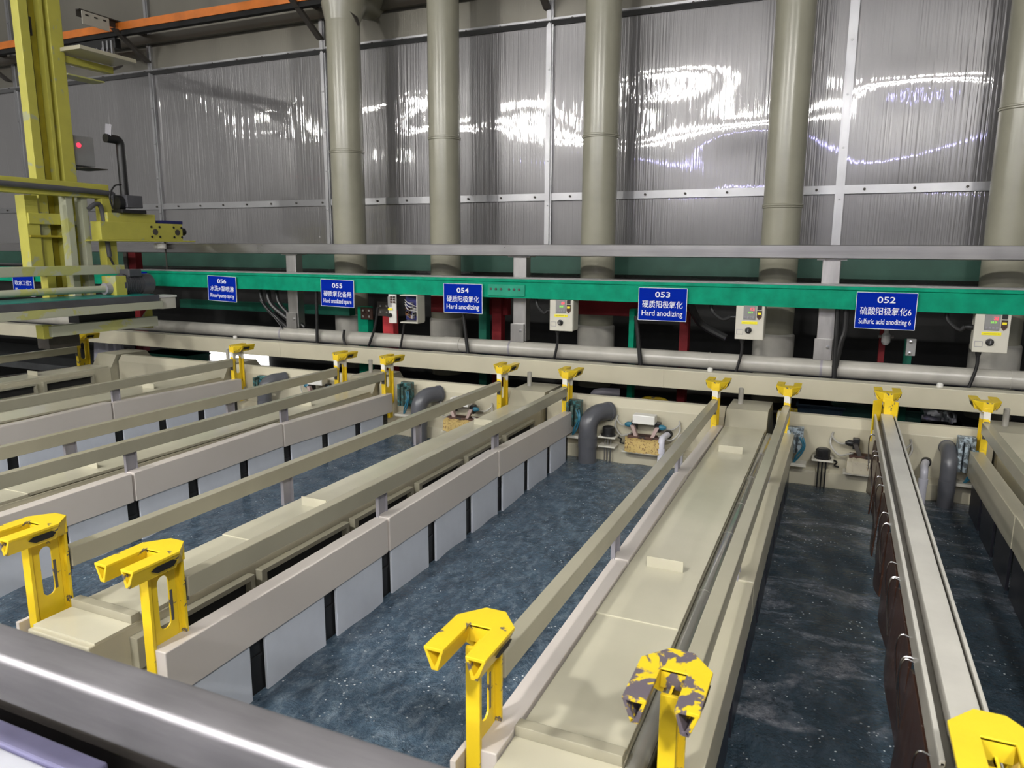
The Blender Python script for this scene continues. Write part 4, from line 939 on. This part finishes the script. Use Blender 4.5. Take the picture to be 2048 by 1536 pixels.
# reaching arm with guide roller
hb('arm', -6.66, -6.54, 5.10, 5.65, 2.435, 2.525); ab = hb('arm', -6.66, -6.52, 5.0, 5.97, 2.265, 2.437)
hb('arm_plate', -6.68, -6.50, 4.95, 6.12, 2.25, 2.265)
for y in (5.62, 5.90):
    for dy, dz in ((-.05, -.05), (.05, -.05), (-.05, .05), (.05, .05)):
        local(t, MB().lathe((-6.515, y + dy, 2.35 + dz), [(.012, 0), (.012, .006), (.001, .007)], 8, 'X')).build('bolt', M['black'], ab)
    local(t, MB().lathe((-6.522, y, 2.35), [(.032, 0), (.032, .006), (.001, .008)], 16, 'X')).build('bearing', M['iron'], ab)
gr = local(t, MB().lathe((-6.60, 5.735, 2.196), [(.045, -.022), (.06, -.015), (.06, .035), (.045, .04)], 20)).build('guide_roller', M['white'], t)
local(t, MB().tube([(-6.60, 5.95, 2.36), (-6.60, 6.06, 2.36)], .04, 16)).build('bumper', M['black'], t)
local(t, MB().tube([(-6.60, 5.80, 1.96), (-6.60, 5.80, 2.25)], .008, 8)).build('sensor_rod', M['iron'], t)
hb('junction_box', -6.62, -6.52, 5.70, 5.98, 2.437, 2.47, 'navy')
# blower with flue pipe
bl = hb('blower', -6.68, -6.50, 5.30, 5.48, 2.58, 2.70, 'motor'); hb('blower_base', -6.70, -6.48, 5.22, 5.50, 2.525, 2.56, 'black', bl)
local(t, MB().lathe((-6.60, 5.24, 2.62), [(.08, 0), (.08, .07)], 20, 'Y')).build('blower_housing', M['black'], bl)
fl = [(-6.60, 5.36, 2.68), (-6.60, 5.36, 3.18)] + arc((-6.60, 5.31, 3.18), .05, 0, math.pi / 2, 6, (0, 1, 0), (0, 0, 1)) + [(-6.60, 5.20, 3.23)]
local(t, MB().tube(fl, .042, 18)).build('flue_pipe', M['black'], t)
local(t, MB().tube([(-6.60, 5.235, 3.25), (-6.60, 5.25, 3.36)], .036, 4)).build('flue_stub', M['strut'], t)
local(t, MB().tube(spline([(-6.56, 5.18, 2.56), (-6.56, 5.16, 2.68), (-6.56, 5.22, 2.78), (-6.56, 5.30, 2.8)]), .008, 8)).build('hose', M['black'], t)
gb = hb('control_panel', -7.05, -6.90, 5.09, 5.30, 2.98, 3.26, 'greybox'); hb('panel_tray', -7.1, -6.8, 5.09, 5.36, 2.95, 2.96, 'iron')
local(t, MB().lathe((-6.897, 5.135, 3.17), [(.022, -.002), (.022, .006), (.001, .008)], 14, 'X')).build('red_lamp', M['led_red'], t)
# current collector arm
hb('collector_arm', -6.98, -6.90, 5.06, 5.60, 3.92, 3.985); hb('collector_shelf', -6.95, -6.60, 5.02, 5.63, 4.0, 4.035, 'beige')
hb('collector_tray', -7.02, -6.85, 5.06, 5.45, 3.80, 3.815, 'hoist_pale')
cc = hb('collector_shoes', -8.75, -8.02, 6.56, 6.64, 4.50, 4.615, 'black')
local(t, MB().tube(spline([(-6.94, 5.58, 3.95), (-7.5, 6.2, 4.2), (-8.3, 6.58, 4.50)]), .016, 8)).build('tow_rod', M['iron'], t)
for k in range(7): local(t, MB().tube(spline([(-8.72 + k * .10, 6.55, 4.52), (-8.66 + k * .10, 6.45, 4.36), (-8.40 + k * .12, 6.30, 4.27), (-7.5 + k * .07, 5.9, 4.12), (-6.9 + k * .04, 5.5, 4.03)]), .007, 6)).build('collector_wire', M['strut'], cc)
for k in range(3): hb('collector_finger', -8.2 + k * .07, -8.175 + k * .07, 6.53, 6.56, 4.42, 4.58, 'chrome', cc, 0)

# load hanging at the far left
t = thing('work_basket', 'dark basket with rusty copper parts on top at the far left', 'basket', (-7.3, 3.7, 1.2))
MB().box(-.12, .20, -.9, .45, 0, .17).build('basket_body', M['plate_brown'], t, .004)
MB().box(-.10, .18, -.9, .36, .17, .22).build('basket_top', M['plate_brown'], t, .004)
b = MB(); rnd = random.Random(3)
for k in range(60):
    y = rnd.uniform(-.85, .30); x = rnd.uniform(-.08, .14); b.lathe((x, y, .222), [(.018, -.004), (.018, .012 + rnd.uniform(0, .02)), (.008, .03)], 6)
tag(b.build('copper_parts', M['copper'], t), kind='stuff')

# ------------------------------------------------------------------ foreground
t = thing('handrail', 'blurred brushed steel square handrail in the near foreground', 'handrail', (0, .65, 1.56))
yb, zb = .645, 2.2 - .9858 * .645
b = MB(); b.box(-4.2, 1.2, yb - .65, yb - .65 + .0765, zb - 1.56 - .0825, zb - 1.56); b.build('rail_tube', M['handrail'], t, .012, 'soft')
for x in (-3.2, 0.9): MB().box(x - .03, x + .03, .0, .06, .6 - 1.56, zb - 1.56 - .08).build('upright', M['handrail'], t, .006)
tag(MB().box(-6, 1.0, 1.17, 1.20, .6, 1.06).build('shade_board', M['iron'], None, .004), 'added dark board for the shade under the handrail in front of the tanks', 'board')  # added dark board, stands in for the shade below the rail
t = thing('white_tote', 'white lidded box with lavender rim under the handrail', 'box', (-1.9, .95, .6))
MB().box(-.5, .34, -.35, .06, 0, .345).build('box_body', M['white_lid'], t, .006)
MB().box(-.5, .34, .066, .13, 0, .35).build('rim', M['lavender'], t, .006)
